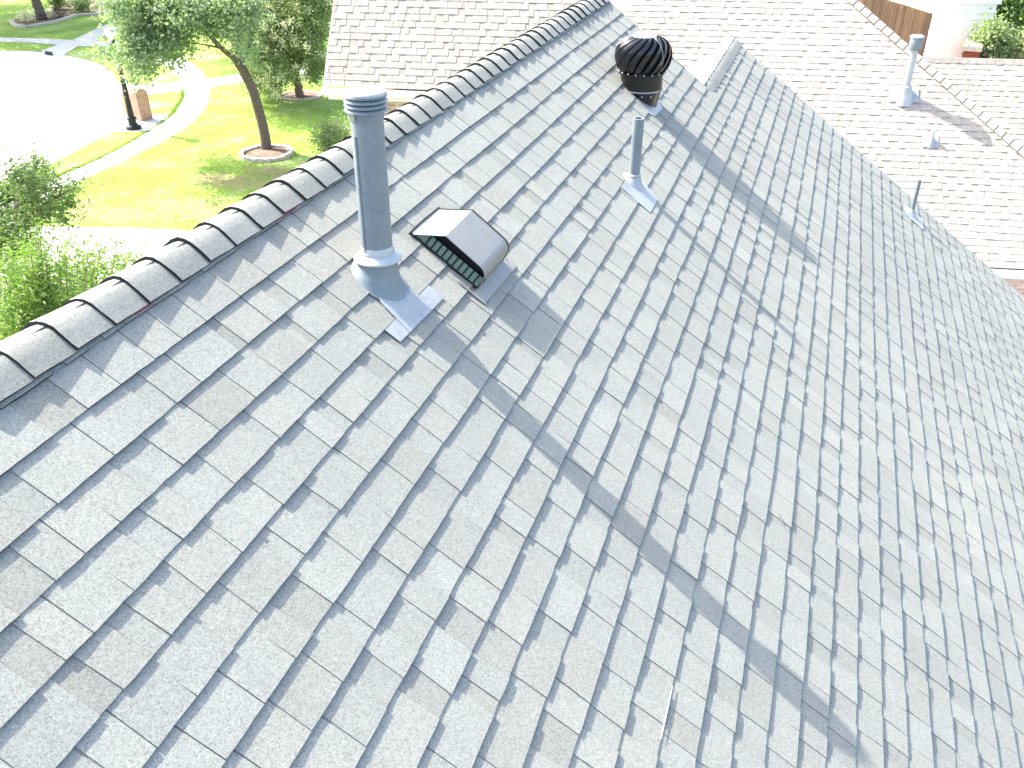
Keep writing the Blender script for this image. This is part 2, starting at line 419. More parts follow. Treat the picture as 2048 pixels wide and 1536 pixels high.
def plate(mb, poly, h, t=.0015, mi=0):
    """thin metal sheet lying on the roof; poly in (u,v[,h])"""
    n_ = len(poly); top = [rp(p[0], p[1], p[2] if len(p) > 2 else h) for p in poly]; bot = [q - NN * t for q in top]
    mb.add(top + bot, [tuple(range(n_))] + [tuple(n_ + i for i in range(n_))[::-1]] + [(i, i + n_, (i + 1) % n_ + n_, (i + 1) % n_) for i in range(n_)], mi)

# --- tall flue pipe with louvred cap
FU, FV = 1.362, .418
fb = rp(FU, FV)
flue = thing('flue_pipe', fb, 'tall thick blue-grey metal flue pipe with a round louvred cap, nearest the ridge', 'flue pipe')
LX, LY = .008, .003                          # slight lean over its height
def fax(h): return (fb[0] + LX * h / .72, fb[1] + LY * h / .72, fb[2] + h)
ax_f = Vector((LX / .72, LY / .72, 1))
mb = MB(); mb.lathe(fax(.12), [(.061, 0), (.0605, .30), (.0598, .548)], 48, axis=ax_f)
mb.build('pipe', M_GREYPAINT, flue, smooth=True)
mb = MB()
aa = math.radians(250)
mb.box(np.array(fax(.135)) + [.060 * math.cos(aa) - .003, .060 * math.sin(aa) - .002, 0], (.006, .002, 0), (0, -.0035, 0), (LX * .45 / .72, LY * .45 / .72, .45))
mb.build('seam', M_GREYPAINT, flue)
mb = MB(); mb.lathe(fax(.118), [(.067, 0), (.0685, .006), (.066, .012), (.063, .026), (.0615, .03)], 48, axis=ax_f)
mb.lathe(fax(.094), [(.093, -.002), (.094, .002), (.092, .006), (.080, .016), (.066, .026), (.061, .029)], 48, axis=ax_f)
mb.lathe(fax(.094), [(.092, .002), (.060, .022)], 48, axis=ax_f)
mb.build('storm_collar', M_CAPMETAL, flue, smooth=True)
mb = MB(); cone_boot(mb, fb[0] + .004, fb[1] - .008, .106, .95, .078, fb[2] + .098, 48); mb.build('flashing_cone', M_GREYPAINT, flue, smooth=True)
mb = MB()
plate(mb, [(1.122, .575, .0095), (1.245, .575, .0095), (1.245, .49, .0095), (1.32, .36, .0095), (1.43, .36, .0095), (1.43, .576, .0095), (1.536, .576, .0085), (1.533, .657, .0098), (1.385, .655, .0098), (1.21, .650, .0098), (1.124, .648, .0098)], .009)
plate(mb, [(1.235, .49, .0116), (1.32, .40, .0116), (1.395, .40, .0116), (1.392, .655, .0122), (1.205, .650, .0122)], .012)
mb.build('flashing_plate', M_FLASH, flue)
mb = MB()
top0 = .668
for k in range(4):
    z = top0 + k * .0168
    mb.lathe(fax(z), [(.050, .0120), (.064, .0115), (.072, .0085), (.0785, .0015), (.0785, -.0010), (.0770, -.0010), (.066, .0050), (.050, .0060)], 48, axis=ax_f)
mb.lathe(fax(top0), [(.050, -.01), (.050, .07)], 32, axis=ax_f)
mb.build('louvred_cap', M_GREYPAINT, flue, smooth=True, auto=50)
mb = MB(); mb.lathe(fax(top0 + 4 * .0168 - .010), [(.070, .002), (.0785, -.001), (.0765, .0), (.0775, .003), (.074, .009), (.060, .0145), (.035, .0185), (.0001, .020)], 48, axis=ax_f)
mb.build('cap_lid', M_CAPMETAL, flue, smooth=True, auto=50)
mb = MB(); mb.lathe(fax(top0 - .030), [(.0625, 0), (.0635, .004), (.0635, .030)], 40, axis=ax_f)
for a_, w_ in ((235, .055), (300, .018), (200, .014)):
    a = math.radians(a_); c_ = np.array(fax(top0 - .028)); d_ = np.array([math.cos(a), math.sin(a), 0]); t_ = np.array([-math.sin(a), math.cos(a), 0])
    mb.box(c_ + d_ * .060 - t_ * w_ / 2, t_ * w_, d_ * .004, np.array([0, 0, .026]))
mb.build('clamp_band', M_GREYPAINT, flue)

# --- small vent pipes with boots
def vent_pipe(name, u, v, h, rad, plate_poly, label, cone_r=.085, parent_mat=M_GREYPAINT, lean=(0, 0), zt=.055):
    b = rp(u, v); t = thing(name, b, label, 'vent pipe', 'vent pipes on the grey roof')
    m1 = MB(); ax_ = Vector((lean[0], lean[1], h))
    L = ax_.length
    m1.lathe(b, [(rad, 0), (rad, L), (rad * .78, L), (rad * .78, L - .12), (.0001, L - .12)], 32, axis=ax_); m1.build('pipe', parent_mat, t, smooth=True, auto=40)
    m1 = MB(); cone_boot(m1, b[0], b[1], cone_r, .92, rad + .006, b[2] + zt, 36)
    m1.lathe(b, [(rad + .007, zt - .004), (rad + .010, zt), (rad + .004, zt + .012), (rad, zt + .014)], 32, axis=ax_); m1.build('boot', M_FLASH, t, smooth=True)
    m1 = MB(); plate(m1, [(q_[0], q_[1], q_[2] + .0022) for q_ in plate_poly], .010); m1.build('flashing_plate', M_FLASH, t)
    return t
vent_pipe('vent_pipe', 3.868, 1.062, .415, .0345, [(3.665, 1.005, .0095), (3.99, 1.005, .0095), (3.985, 1.10, .0100), (3.90, 1.245, .0112), (3.67, 1.247, .0112), (3.66, 1.235, .0112)],
          'thin blue-grey vent pipe standing in front of the black turbine, on a pale metal boot', lean=(.004, 0))
vent_pipe('vent_pipe', 8.30, 3.74, .385, .0215, [(8.11, 3.64, .0095), (8.45, 3.64, .0095), (8.45, 3.90, .0112), (8.11, 3.90, .0112)],
          'thin short vent pipe beside the far right edge of the grey roof', cone_r=.095, lean=(.0, 0))

# --- slant box vent
bv = thing('box_vent', rp(1.9, .56), 'grey metal hooded box vent with a green mesh grille, just right of the tall flue', 'roof vent')
U0, UB = 1.750, 2.068
hp = [(.352, .004), (.376, .012), (.493, .112)]
for i_ in range(9):
    a = math.radians(90 - 38 - i_ * 12.5) if False else None
# hood outline: nearly level top, then a rounded lower shoulder down to the flange
arc = []
c_v, c_h, R_ = .682, .060, .048
for i_ in range(10):
    a = math.radians(88 - i_ * 10.5); arc.append((c_v + R_ * math.cos(a) * 1.15, c_h + R_ * math.sin(a)))
outline = [(.362, .010), (.378, .0145), (.493, .114)] + arc + [(.742, .035), (.744, .010)]
mb = MB(); t_ = .003
def off(pts, t):
    o = []
    for i_, p in enumerate(pts):
        a = np.array(pts[max(i_ - 1, 0)]); b = np.array(pts[min(i_ + 1, len(pts) - 1)]); d = (b - a) / np.linalg.norm(b - a); n_ = np.array([-d[1], d[0]]); o.append(np.array(p) - n_ * t)
    return o
inn = off(outline, t_); K = len(outline)
vs = [rp(U0, v, h) for v, h in outline] + [rp(UB, v, h) for v, h in outline] + [rp(U0, v, h) for v, h in inn] + [rp(UB, v, h) for v, h in inn]
fs = []
for i_ in range(K - 1):
    fs += [(i_, i_ + 1, K + i_ + 1, K + i_), (2 * K + i_ + 1, 2 * K + i_, 3 * K + i_, 3 * K + i_ + 1), (i_ + 1, i_, 2 * K + i_, 2 * K + i_ + 1)]
mb.add(vs, fs, 0)
bk = [rp(UB - .002, v, h) for v, h in outline]; mb.add(bk, [tuple(range(K))], 0)
mb.build('hood', M_HOOD, bv, smooth=True, auto=28)
mb = MB()   # rolled dark rim round the far edge and the top flange edge
mb.tube([rp(UB + .001, v, h + .0015) for v, h in outline], .0032, 6)
mb.tube([rp(U0 - .012, .362, .011), rp(U0 + .12, .358, .012), rp(UB, .362, .011)], .0038, 6)
mb.build('rim', M_DARK, bv, smooth=True)
mb = MB()
inside = [(v, h) for v, h in inn]
mb.add([rp(U0 + .055, v, h) for v, h in inside], [tuple(range(K))], 0)  # dark sheet standing in for the shade inside the hollow hood
mb.build('inner_shade_panel', M_DARK, bv)
mb = MB()   # mesh screens leaning inward, between dark ribs
V0, V1 = .385, .738; nrib = 12
def gp(v, s_): return rp(U0 + .004 + .020 * s_, v, .008 + (min(.050, max(.004, (v - .378) * .85)) - .0) * s_)
mb.quad(gp(V0, 0), gp(V1, 0), gp(V1, .97), gp(V0 + .05, .97)); mb.add([gp(V0, 0), gp(V0 + .05, .97), gp(V0 + .02, .5)], [(0, 1, 2)])
mb.build('screen', M_SCREEN, bv)
mb = MB()
for k in range(nrib + 1):
    v = V0 + (V1 - V0) * k / nrib; h1 = 1.0
    a, b = gp(v - .0042, 0) - UU * .003, gp(v - .0042 + .0, h1) - UU * .003
    mb.box(a, DN * .0084, b - a, UU * .004)
a = gp(V0 - .02, 0) - UU * .006; mb.box(a - NN * .004, DN * (V1 - V0 + .024), NN * .010, UU * .008)
mb.build('grille_rib', M_DARK, bv)
mb = MB(); plate(mb, [(1.695, .735, .0115), (2.128, .735, .0115), (2.118, .812, .0125), (1.690, .806, .0125)], .012)
mb.box(rp(1.690, .66, .010), UU * .012, DN * .148, NN * .004); mb.lathe(rp(1.72, .795, .0125), [(.006, 0), (.0045, .003), (.0001, .004)], 10, axis=NN); mb.lathe(rp(2.10, .75, .012), [(.006, 0), (.0045, .003), (.0001, .004)], 10, axis=NN)
mb.build('flange', M_HOOD, bv)

# --- turbine vent
r_ = ray(1281, 189); tt_ = (0 - CAM @ NN) / (r_ @ NN); tb_ = CAM + r_ * tt_
tv = thing('turbine_vent', tb_, 'black whirlybird turbine vent with curved vanes and wire braces, near the far edge', 'turbine vent')
HO = .0
mb = MB()
ft = roof_foot(tb_[0], tb_[1], .138, .008, 40, .9)
vs = list(ft) + [np.array([tb_[0] + .159 * math.cos(2 * math.pi * i / 40), tb_[1] + .159 * math.sin(2 * math.pi * i / 40), tb_[2] + .045]) for i in range(40)]
mb.add(vs, [(i, (i + 1) % 40, 40 + (i + 1) % 40, 40 + i) for i in range(40)]); mb.build('base_collar', M_BLACK, tv, smooth=True)
mb = MB(); mb.lathe(tb_, [(.160, .042), (.163, .047), (.160, .052)], 48); mb.build('ring', M_WIRE, tv, smooth=True)
mb = MB(); mb.lathe(tb_, [(.158, .050), (.158, .200)], 56); mb.build('neck', M_BRONZE, tv, smooth=True)
gz = .165
mb = MB(); mb.lathe(tb_, [(.150, gz), (.176, gz), (.178, gz + .004), (.176, gz + .009)], 56); mb.build('ring', M_BRONZE, tv, smooth=True)
mb = MB(); nv = 18
zt, zb_ = .425, gz + .006
for k in range(nv):
    a0_ = 2 * math.pi * k / nv; steps = 14; rows = []
    for j in range(steps + 1):
        s_ = j / steps; ph = -math.pi / 2 * .62 + s_ * (math.pi / 2 * .62 + math.pi / 2 * .80)
        R = .216 * math.cos(ph) ** .62 if ph < 0 else .216 * math.cos(ph) ** .70; z = .292 + .140 * math.sin(ph) * (1.0 if ph > 0 else 1.12)
        tw = a0_ + 1.05 * s_ ** 1.4
        wv = .275
        row = []
        for q, (da, dr) in enumerate(((0, .0), (wv * .5, -.003), (wv, -.012), (wv * 1.3, -.034))):
            rr = max(.03, R + dr * (.6 + .6 * math.cos(ph))); row.append((tb_[0] + rr * math.cos(tw + da), tb_[1] + rr * math.sin(tw + da), tb_[2] + z))
        rows.append(row)
    vs = [p for r2 in rows for p in r2]; mb.add(vs, [(j * 4 + q, j * 4 + q + 1, j * 4 + q + 5, j * 4 + q + 4) for j in range(steps) for q in range(3)])
mb.build('vanes', M_BLACK, tv, smooth=True)
mb = MB(); mb.lathe(tb_, [(.085, .417), (.095, .421), (.085, .427), (.04, .431), (.0001, .432)], 40); mb.build('top_disc', M_CAPMETAL, tv, smooth=True)
mb = MB(); mb.lathe(tb_, [(.12, gz), (.13, .25), (.12, .34), (.08, .40)], 30); mb.build('inner_drum', M_DARK, tv, smooth=True)
for k in range(nv):
    mb = MB(); a = 2 * math.pi * (k + .3) / nv; mb.lathe((tb_[0] + .178 * math.cos(a), tb_[1] + .178 * math.sin(a), tb_[2] + gz + .013), [(.0055, 0), (.004, .004), (.0001, .005)], 8, axis=(math.cos(a), math.sin(a), .2)); mb.build('rivet', M_RIVET, tv, smooth=True)
for a_ in (205, 230, 255, 285, 310):
    mb = MB(); a = math.radians(a_); mb.lathe((tb_[0] + .158 * math.cos(a), tb_[1] + .158 * math.sin(a), tb_[2] + .018), [(.0045, 0), (.003, .004), (.0001, .005)], 8, axis=(math.cos(a), math.sin(a), -.1)); mb.build('rivet', M_RIVET, tv, smooth=True)
mb = MB()
for a_ in (212, 318, 32, 138):     # brace straps over the head
    a = math.radians(a_); pts = []
    for j in range(17):
        ph = math.radians(-52 + j * 142 / 16); R = .240 * math.cos(ph) ** .8 if ph < math.pi / 2 - .01 else 0
        pts.append((tb_[0] + R * math.cos(a), tb_[1] + R * math.sin(a), tb_[2] + .292 + .150 * math.sin(ph)))
    mb.tube(pts, .0016, 6)
mb.build('wire_brace', M_WIRE, tv, smooth=True)
mb = MB(); a = math.radians(275); c_ = np.array([tb_[0] + .164 * math.cos(a), tb_[1] + .164 * math.sin(a), tb_[2] + .155]); tg_ = np.array([-math.sin(a), math.cos(a), 0])
mb.box(c_ - tg_ * .016, tg_ * .032, np.array([math.cos(a), math.sin(a), 0]) * .004, np.array([0, 0, .045])); mb.build('bracket', M_BLACK, tv)
mb = MB(); plate(mb, [(5.085, .73, .0085), (5.52, .72, .0085), (5.50, .86, .0105), (5.38, .925, .0115), (5.12, .915, .0115), (5.085, .85, .0105)], .01)
mb.box(rp(5.02, .52, .004), UU * .06, DN * .10, NN * .006)
mb.build('flashing_plate', M_FLASH, tv)

# small twig and leaf debris, lifted nail: litter on the roof
mb = MB(); mb.add([rp(.752 + .0, 2.02, .010), rp(.762, 2.018, .014), rp(.772, 2.025, .012), rp(.760, 2.034, .010)], [(0, 1, 2, 3)])
r2_ = ray(1447, 1050); P_ = CAM + r2_ * ((.009 - CAM @ NN) / (r2_ @ NN))
mb = MB(); mb.add([P_ + UU * .012, P_ + DN * .005 + NN * .003, P_ - UU * .010, P_ - DN * .004 + NN * .002], [(0, 1, 2, 3)])
tag(mb.build('dead_leaf', M_SOIL), 'tiny dark dead leaf lying alone on the grey shingles', 'leaf')

def on_roof(px, py, h=.010):
    r = ray(px, py); return CAM + r * ((h - CAM @ NN) / (r @ NN))
a_ = on_roof(1345, 1372, .0072); b_ = on_roof(1322, 1478, .0072); mb = MB(); m_ = (a_ + b_) / 2 + UU * .006
mb.tube([a_, m_, b_], [.0010, .0022, .0008], 5); tag(mb.build('plastic_strip', M_WHITE), 'thin white strip of film stuck along a course edge, lower middle of the grey roof', 'litter')
a_ = on_roof(1555, 1022, .011); mb = MB(); mb.tube([a_, a_ + UU * -.03 + DN * .012 + NN * .004, a_ - UU * .055 + DN * .03], [.0016, .0014, .001], 5); tag(mb.build('twig', M_BARK2), 'tiny brown twig on the grey shingles right of the long flue shadow', 'twig')
# ------------------------------------------------------------------ neighbour house
def plane(az, sl, p, t):
    a = math.radians(az); c = np.array([math.cos(a), math.sin(a), 0]); h = np.array([c[1], -c[0], 0])
    d = math.cos(sl) * h - np.array([0, 0, math.sin(sl)]); n_ = np.cross(c, d); n_ = n_ * np.sign(n_[2])
    return c, d, n_, CAM + ray(*p) / F * t
def Pp(pl):
    c, d, n_, P0 = pl; return lambda u, v, h: P0 + c * u + d * v + n_ * h
nb = thing('tan_roof_house', (2, 20, GZ), 'neighbouring brick house with pale tan shingle roofs and white eaves, behind the grey roof', 'house')
P1 = plane(9.5, .90, (700, 100), 17.6); P2 = plane(10, .78, (1700, 100), 18.2); P3 = plane(10, .78, (2000, 140), 21.55)
kw = dict(th=(.0055, .006), step=.12, tooth=(.09, .22), gap=(.08, .18), wav=.002, warm=True)
mb = MB(); d0 = .80 - 6 * E
def Ps(pl, off_): f_ = Pp(pl); return lambda u, v, h: f_(u, v + off_, h)
sh = .775
shingles(mb, Ps(P1, sh - 6 * E), -11, 7, lambda v: (-.455, 4.90), 21, **kw)
mb.build('roof', [M_TAN, M_TANEDGE, M_TANEDGE], nb, attr=True)
def hip_c(d): return .10 + (d + 1.17) * .985
mb = MB(); off2 = 4.62 - 33 * E
shingles(mb, Ps(P2, off2), -12, 34, lambda v: (-5.2, hip_c(v + off2) - .10), 22, **kw)
mb.build('roof', [M_TAN, M_TANEDGE, M_TANEDGE], nb, attr=True)
mb = MB(); off3 = -.28
shingles(mb, Ps(P3, off3), 1, 20, lambda v: (-3.6, 7.5), 23, **kw)
mb.build('roof', [M_TAN, M_TANEDGE, M_TANEDGE], nb, attr=True)
# hip caps
c, d, n_, P0 = P2; f2 = Pp(P2); a_h = math.radians(10)
hipdir = (c * .985 + d); hl = np.linalg.norm(hipdir); hipdir /= hl
side2 = np.cross(np.cross(c, np.array([0, 0, 1.])), np.array([0, 0, 1.]))
perp = np.cross(n_, hipdir); perp *= -np.sign(perp @ c)      # in-plane, pointing back onto P2
outw = np.array([c[0], c[1], -.75]); outw -= hipdir * (outw @ hipdir); outw /= np.linalg.norm(outw)
start = f2(hip_c(-1.9), -1.9, 0); L_ = 0; k = 0
while L_ < 12.0:
    o_ = start + hipdir * L_; w_ = .145; m_ = MB(); r = random.Random(k); tn = r.gauss(.5, .03); wm = r.uniform(0, .012)
    rows = []
    for q, (s_, hh) in enumerate(((0, .004), (.24, .020))):
        for e_, (dv, dz) in enumerate(((perp * w_, .0), (perp * .03, .022), (outw * .03, .022), (outw * w_, 0))):
            rows.append(o_ + hipdir * s_ + dv + n_ * (.016 + hh) + np.array([0, 0, dz]))
    low = [p - n_ * .012 for p in rows[4:]]
    m_.add(rows, [(0, 1, 5, 4), (1, 2, 6, 5), (2, 3, 7, 6)], 0, (tn + wm, tn, tn - wm))
    m_.add(rows[4:] + low, [(0, 1, 5, 4), (1, 2, 6, 5), (2, 3, 7, 6)], 1, (tn, tn, tn)); m_.build('hip_cap', [M_TAN, M_TANEDGE, M_TANEDGE], nb, attr=True)
    L_ += .205; k += 1
# the far slope beyond the hip, and back slopes
mb = MB()
A_ = f2(hip_c(-1.9), -1.9, -.01); B_ = f2(hip_c(4.62), 4.62, -.01)
cc = np.array([c[0], c[1], 0]); zz = np.array([0, 0, 1.])
dep = A_[2] - B_[2]
Cc = A_ + cc * dep * 1.0 + np.array([0, 0, -dep]); hb = np.array([-math.sin(a_h), math.cos(a_h), 0])
mb.add([A_, B_, B_ + hb * 9, A_ + hb * 3.0 + cc * 0], [(0, 1, 2, 3)], 0, (.5, .5, .5))
f1 = Pp(P1); dtop = -12 * E + sh - 6 * E
a1, b1 = f1(-.455, dtop, 0), f1(4.90, dtop, 0); h1 = np.array([-math.sin(math.radians(9.5)), math.cos(math.radians(9.5)), 0])
mb.quad(a1, b1, b1 + h1 * 4 + [0, 0, -5], a1 + h1 * 4 + [0, 0, -5], 0, (.5, .5, .5))
t2 = f2(-5.2, -13 * E + off2, 0); t2b = f2(hip_c(-1.9) - .1, -13 * E + off2, 0)
mb.quad(t2, t2b, t2b + hb * 5 + [0, 0, -4.6], t2 + hb * 5 + [0, 0, -4.6], 0, (.5, .5, .5))
f3 = Pp(P3); t3, t3b = f3(-3.6, -.28, 0), f3(7.5, -.28, 0); mb.quad(t3, t3b, t3b + hb * 4 + [0, 0, -4], t3 + hb * 4 + [0, 0, -4], 0, (.5, .5, .5))
mb.build('rear_roof', [M_TAN], nb, attr=True)
mb = MB()   # ridge caps of the rear wing as one low strip
for k in range(52):
    o_ = f3(-3.6 + k * .205, -.28, .012); m2 = MB(); tn = random.Random(k).gauss(.5, .03)
    mb.add([o_ + d * .13, o_ + d * .02 + zz * .03, o_ + hb * .1, o_ + d * .13 + c * .2 + n_ * .004, o_ + d * .02 + zz * .034 + c * .2, o_ + hb * .1 + c * .2], [(0, 3, 4, 1), (1, 4, 5, 2)], 0, (tn, tn, tn))
mb.build('ridge_strip', [M_TAN], nb, attr=True)
# eaves
def eave(pl, c0, c1, dd, wall_in=.35, name='gutter'):
    f_ = Pp(pl); c_, d_, n2_, _ = pl; hh = np.array([c_[1], -c_[0], 0])
    a = f_(c0, dd, 0); b = f_(c1, dd, 0); m_ = MB()
    m_.box(a + [0, 0, -.02] + hh * -.01, b - a, hh * .115, np.array([0, 0, -.012])); m_.box(a + [0, 0, -.008] + hh * .105, b - a, hh * .012, np.array([0, 0, -.125]))
    m_.box(a + [0, 0, -.12], b - a, hh * .105, np.array([0, 0, -.012])); m_.box(a + [0, 0, -.133] - hh * .33, b - a, hh * .34, np.array([0, 0, -.03]))
    m_.box(a + [0, 0, -.165] - hh * .30, b - a, hh * .06, np.array([0, 0, -.14]))
    return m_.build(name, M_WHITE, nb), a, b, hh
g1, a, b, hh = eave(P1, -.47, 4.92, sh + E - .13)
g2, a2, b2, hh2 = eave(P2, -5.2, 9.0, 4.62 + .01)
fr1 = MB(); c1_ = P1[0]; fr1.box(f1(-.47, dtop, -.005), P1[1] * (sh + .02 - dtop), c1_ * .03, -P1[2] * .16); fr1.build('rake_board', M_WHITE, nb)
ww = []
aw = a - hh * .33 + c1_ * .42; bw = b - hh * .33
ww.append(((aw[0], aw[1], GZ), (bw - aw) * [1, 1, 0], (0, 0, aw[2] - .16 - GZ)))
ww.append(((aw[0] + h1[0] * 9, aw[1] + h1[1] * 9, GZ), -h1 * 9, (0, 0, aw[2] - .16 - GZ)))
ww.append(((bw[0], bw[1], GZ), h1 * 9, (0, 0, aw[2] - .16 - GZ)))
aw2 = a2 - hh2 * .33; bw2 = b2 - hh2 * .33
ww.append(((aw2[0], aw2[1], GZ), (bw2 - aw2) * [1, 1, 0], (0, 0, aw2[2] - .16 - GZ)))
q3, q3b = f3(-3.5, 2.6, 0), f3(7.4, 2.6, 0); ww.append(((q3[0], q3[1], GZ), (q3b - q3) * [1, 1, 0], (0, 0, q3[2] - GZ)))
uvwall('wall', M_BRICK, ww, nb)
# gable triangle of the left wing
mb = MB(); g0 = aw + [0, 0, -.16]; pk = f1(-.05, dtop, -.1)
mb.add([g0, pk, pk + h1 * 4 + [0, 0, -5.0]], [(0, 1, 2)]); mb.build('gable', M_WHITE, nb)
# chimney
cb = onz(1893, 118, -4.6)
chd = 27.5
q = at(1893, 112, chd); cw, cdp = 1.27, .95
c0_ = q - c * .33
mb = MB(); zt_ = at(1920, -6, chd + .2)[2]
mb.box((c0_[0], c0_[1], GZ), c * cw, hb * cdp, np.array([0, 0, zt_ - .12 - GZ]))
for z_, o2, th_ in ((zt_ - .12, .07, .12), (zt_ - .34, .035, .05), (zt_ - .52, .02, .03), (zt_ - 1.0, .012, .02)):
    p_ = np.array([c0_[0], c0_[1], z_]) - c * o2 - hb * o2; mb.box(p_, c * (cw + 2 * o2), hb * (cdp + 2 * o2), np.array([0, 0, th_]))
mb.build('chimney', M_CHIM, nb)
# vents on the tan roof
def on_plane(pl, x, y, h=0):
    c_, d_, n2_, P_ = pl; r = ray(x, y); return CAM + r * (((P_ + n2_ * h - CAM) @ n2_) / (r @ n2_))
p_ = on_plane(P2, 1808, 192)
t_n = thing('flue_pipe', p_, 'grey flue pipe with a round cap casting a long shadow on the tan roof', 'flue pipe')
mb = MB(); mb.lathe(p_, [(.075, .0), (.075, .93)], 24); mb.build('pipe', M_CAPMETAL, t_n, smooth=True)
mb = MB(); mb.lathe(p_, [(.12, .90), (.125, .91), (.125, 1.12), (.12, 1.13)], 28); mb.build('cap', M_GREYPAINT, t_n, smooth=True)
mb = MB(); mb.lathe(p_, [(.138, 1.128), (.138, 1.145), (.10, 1.165), (.0001, 1.17)], 28); mb.build('lid', M_CAPMETAL, t_n, smooth=True)
mb = MB()
mb.lathe(p_, [(.21, -.16), (.17, .0), (.115, .17), (.12, .19), (.08, .21)], 28); mb.build('boot', M_CAPMETAL, t_n, smooth=True)
mb = MB(); o_ = on_plane(P2, 1808, 198); mb.box(o_ - c * .30 - d * .22 + n_ * .018, c * .58, d * .30, n_ * .005); mb.build('flashing_plate', M_FLASH, t_n)
p_ = on_plane(P2, 1861, 284)
t_n = thing('vent_pipe', p_, 'tiny pale plumbing vent low on the tan roof slope', 'vent pipe')
mb = MB(); mb.lathe(p_, [(.03, 0), (.03, .22), (.023, .22), (.023, .15)], 20); mb.build('pipe', M_FLASH, t_n, smooth=True)
mb = MB(); mb.lathe(p_, [(.12, -.09), (.095, .0), (.045, .10), (.031, .12)], 24); mb.build('boot', M_FLASH, t_n, smooth=True)
mb = MB(); mb.box(p_ - c * .17 - d * .12 + n_ * .018, c * .32, d * .25, n_ * .005); mb.build('flashing_plate', M_FLASH, t_n)

# ------------------------------------------------------------------ ground
def sheet(name, pts, z, m_, px=True, th=None):
    P = [onz(x, y, GZ + z) if px else np.array([x, y, GZ + z]) for x, y in pts]
    mb = MB(); mb.add(P, [tuple(range(len(P)))]); 
    if th: 
        n2 = len(P); Q = [p - [0, 0, th] for p in P]; mb.add(P + Q, [(i, (i + 1) % n2, n2 + (i + 1) % n2, n2 + i) for i in range(n2)])
    o = mb.build(name, m_); structure(o); 
    me = o.data
    import bmesh
    b = bmesh.new(); b.from_mesh(me); bmesh.ops.recalc_face_normals(b, faces=b.faces[:]); bmesh.ops.triangulate(b, faces=[f for f in b.faces if len(f.verts) > 4]); b.to_mesh(me); b.free()
    return o
def spline(pts, k=6):
    out = []; P = [np.array(p, float) for p in pts]; P = [2 * P[0] - P[1]] + P + [2 * P[-1] - P[-2]]
    for i in range(1, len(P) - 2):
        for j in range(k):
            t = j / k; out.append(tuple(.5 * ((2 * P[i]) + (-P[i - 1] + P[i + 1]) * t + (2 * P[i - 1] - 5 * P[i] + 4 * P[i + 1] - P[i + 2]) * t * t + (-P[i - 1] + 3 * P[i] - 3 * P[i + 1] + P[i + 2]) * t ** 3)))
    out.append(tuple(P[-2])); return out
dry = [(onz(455, 362), (2.1, .9), (.30, .24, .14)), (onz(560, 345), (1.5, .7), (.30, .23, .14)), (onz(390, 420), (3.0, 1.0), (.34, .33, .13)), (onz(225, 430), (2.6, .8), (.33, .34, .13))]
M_GRASS = grass_mat('sunlit_lawn', (.145, .27, .045), (.24, .36, .06), (.37, .44, .19), dry)
mb = MB(); mb.add([(-260, -60, GZ - .02), (120, -60, GZ - .02), (120, 400, GZ - .02), (-260, 400, GZ - .02)], [(0, 1, 2, 3)]); structure(mb.build('ground', plain_noise('dull_ground', (.15, .145, .11), .3, 6, .2, .95, .02)))
mb = MB(); mb.add([(-80, 1, GZ), (-3.5, 1, GZ), (-3.5, 60, GZ), (-30, 85, GZ), (-80, 85, GZ)], [(0, 1, 2, 3, 4)]); structure(mb.build('lawn', M_GRASS))
sheet('street', [(-500, 100), (-200, 100)] + spline([(0, 102), (60, 102.5), (100, 107), (140, 113), (190, 125), (222, 143), (238, 172), (245, 215), (250, 255), (219, 267), (154, 301), (113, 321), (0, 376)]) + [(-300, 520), (-700, 700)], .008, M_CONC)
wo = spline([(255, 100), (313, 108), (354, 114), (386, 129), (405, 146), (418, 170), (420, 189), (412, 213), (386, 243), (343, 273), (239, 325), (147, 369), (68, 414), (0, 452)])
wi = spline([(255, 112), (309, 125), (334, 135), (352, 148), (362, 164), (367, 181), (364, 200), (351, 219), (341, 232), (304, 258), (239, 297), (171, 330), (109, 355), (0, 403)])
sheet('sidewalk', wo + wi[::-1], .012, M_WALK)
sheet('driveway', [(232, 166), (300, 171.5), (366, 160.5), (372, 180), (300, 189), (238, 190)], .016, M_WALK)
sheet('path', [(414, 158.5), (483, 147.5), (640, 128), (640, 143), (487, 163), (419, 175.5)], .016, M_WALK)
sheet('path', [(238, 228), (285, 226), (300, 228), (345, 230), (345, 256), (300, 262), (240, 264)], .016, M_WALK)
sheet('driveway', [(-300, 452), (44, 453), (253, 455), (376, 463), (470, 470), (430, 540), (330, 560), (-300, 600)], .012, M_WALK)
sheet('sidewalk', [(-400, 74), (0, 75), (78, 77), (145, 80), (250, 84), (330, 92), (330, 99), (240, 94), (156, 92), (116, 89), (59, 85), (0, 83), (-400, 82)], .012, M_WALK)
sheet('driveway', [(83, 102), (116, 89), (145, 80), (184, 61), (205, 52), (260, 30), (300, 40), (210, 70), (195, 81), (156, 92), (129, 108), (128, 112), (84, 106)], .016, M_WALK)
sheet('path', [(455, 50), (520, 44), (520, 52), (455, 58)], .012, M_WALK)
sheet('path', [(-7.5, 10.5), (14, 10.5), (15, 17.5), (6, 16.6), (-3, 15.3), (-7.5, 14.3)], .010, M_WALK, px=False)  # unseen paving added between the houses to cut green bounce on the walls
# storm drain inlet on the far kerb
mb = MB(); p0 = onz(93, 108.5); p1 = onz(106, 110.5)
mb.box(p0 + [0, 0, .01], p1 - p0, np.array([.05, -.12, 0]), np.array([0, 0, .16])); tag(mb.build('storm_drain', M_IRON), 'small dark storm drain inlet on the far kerb', 'drain')
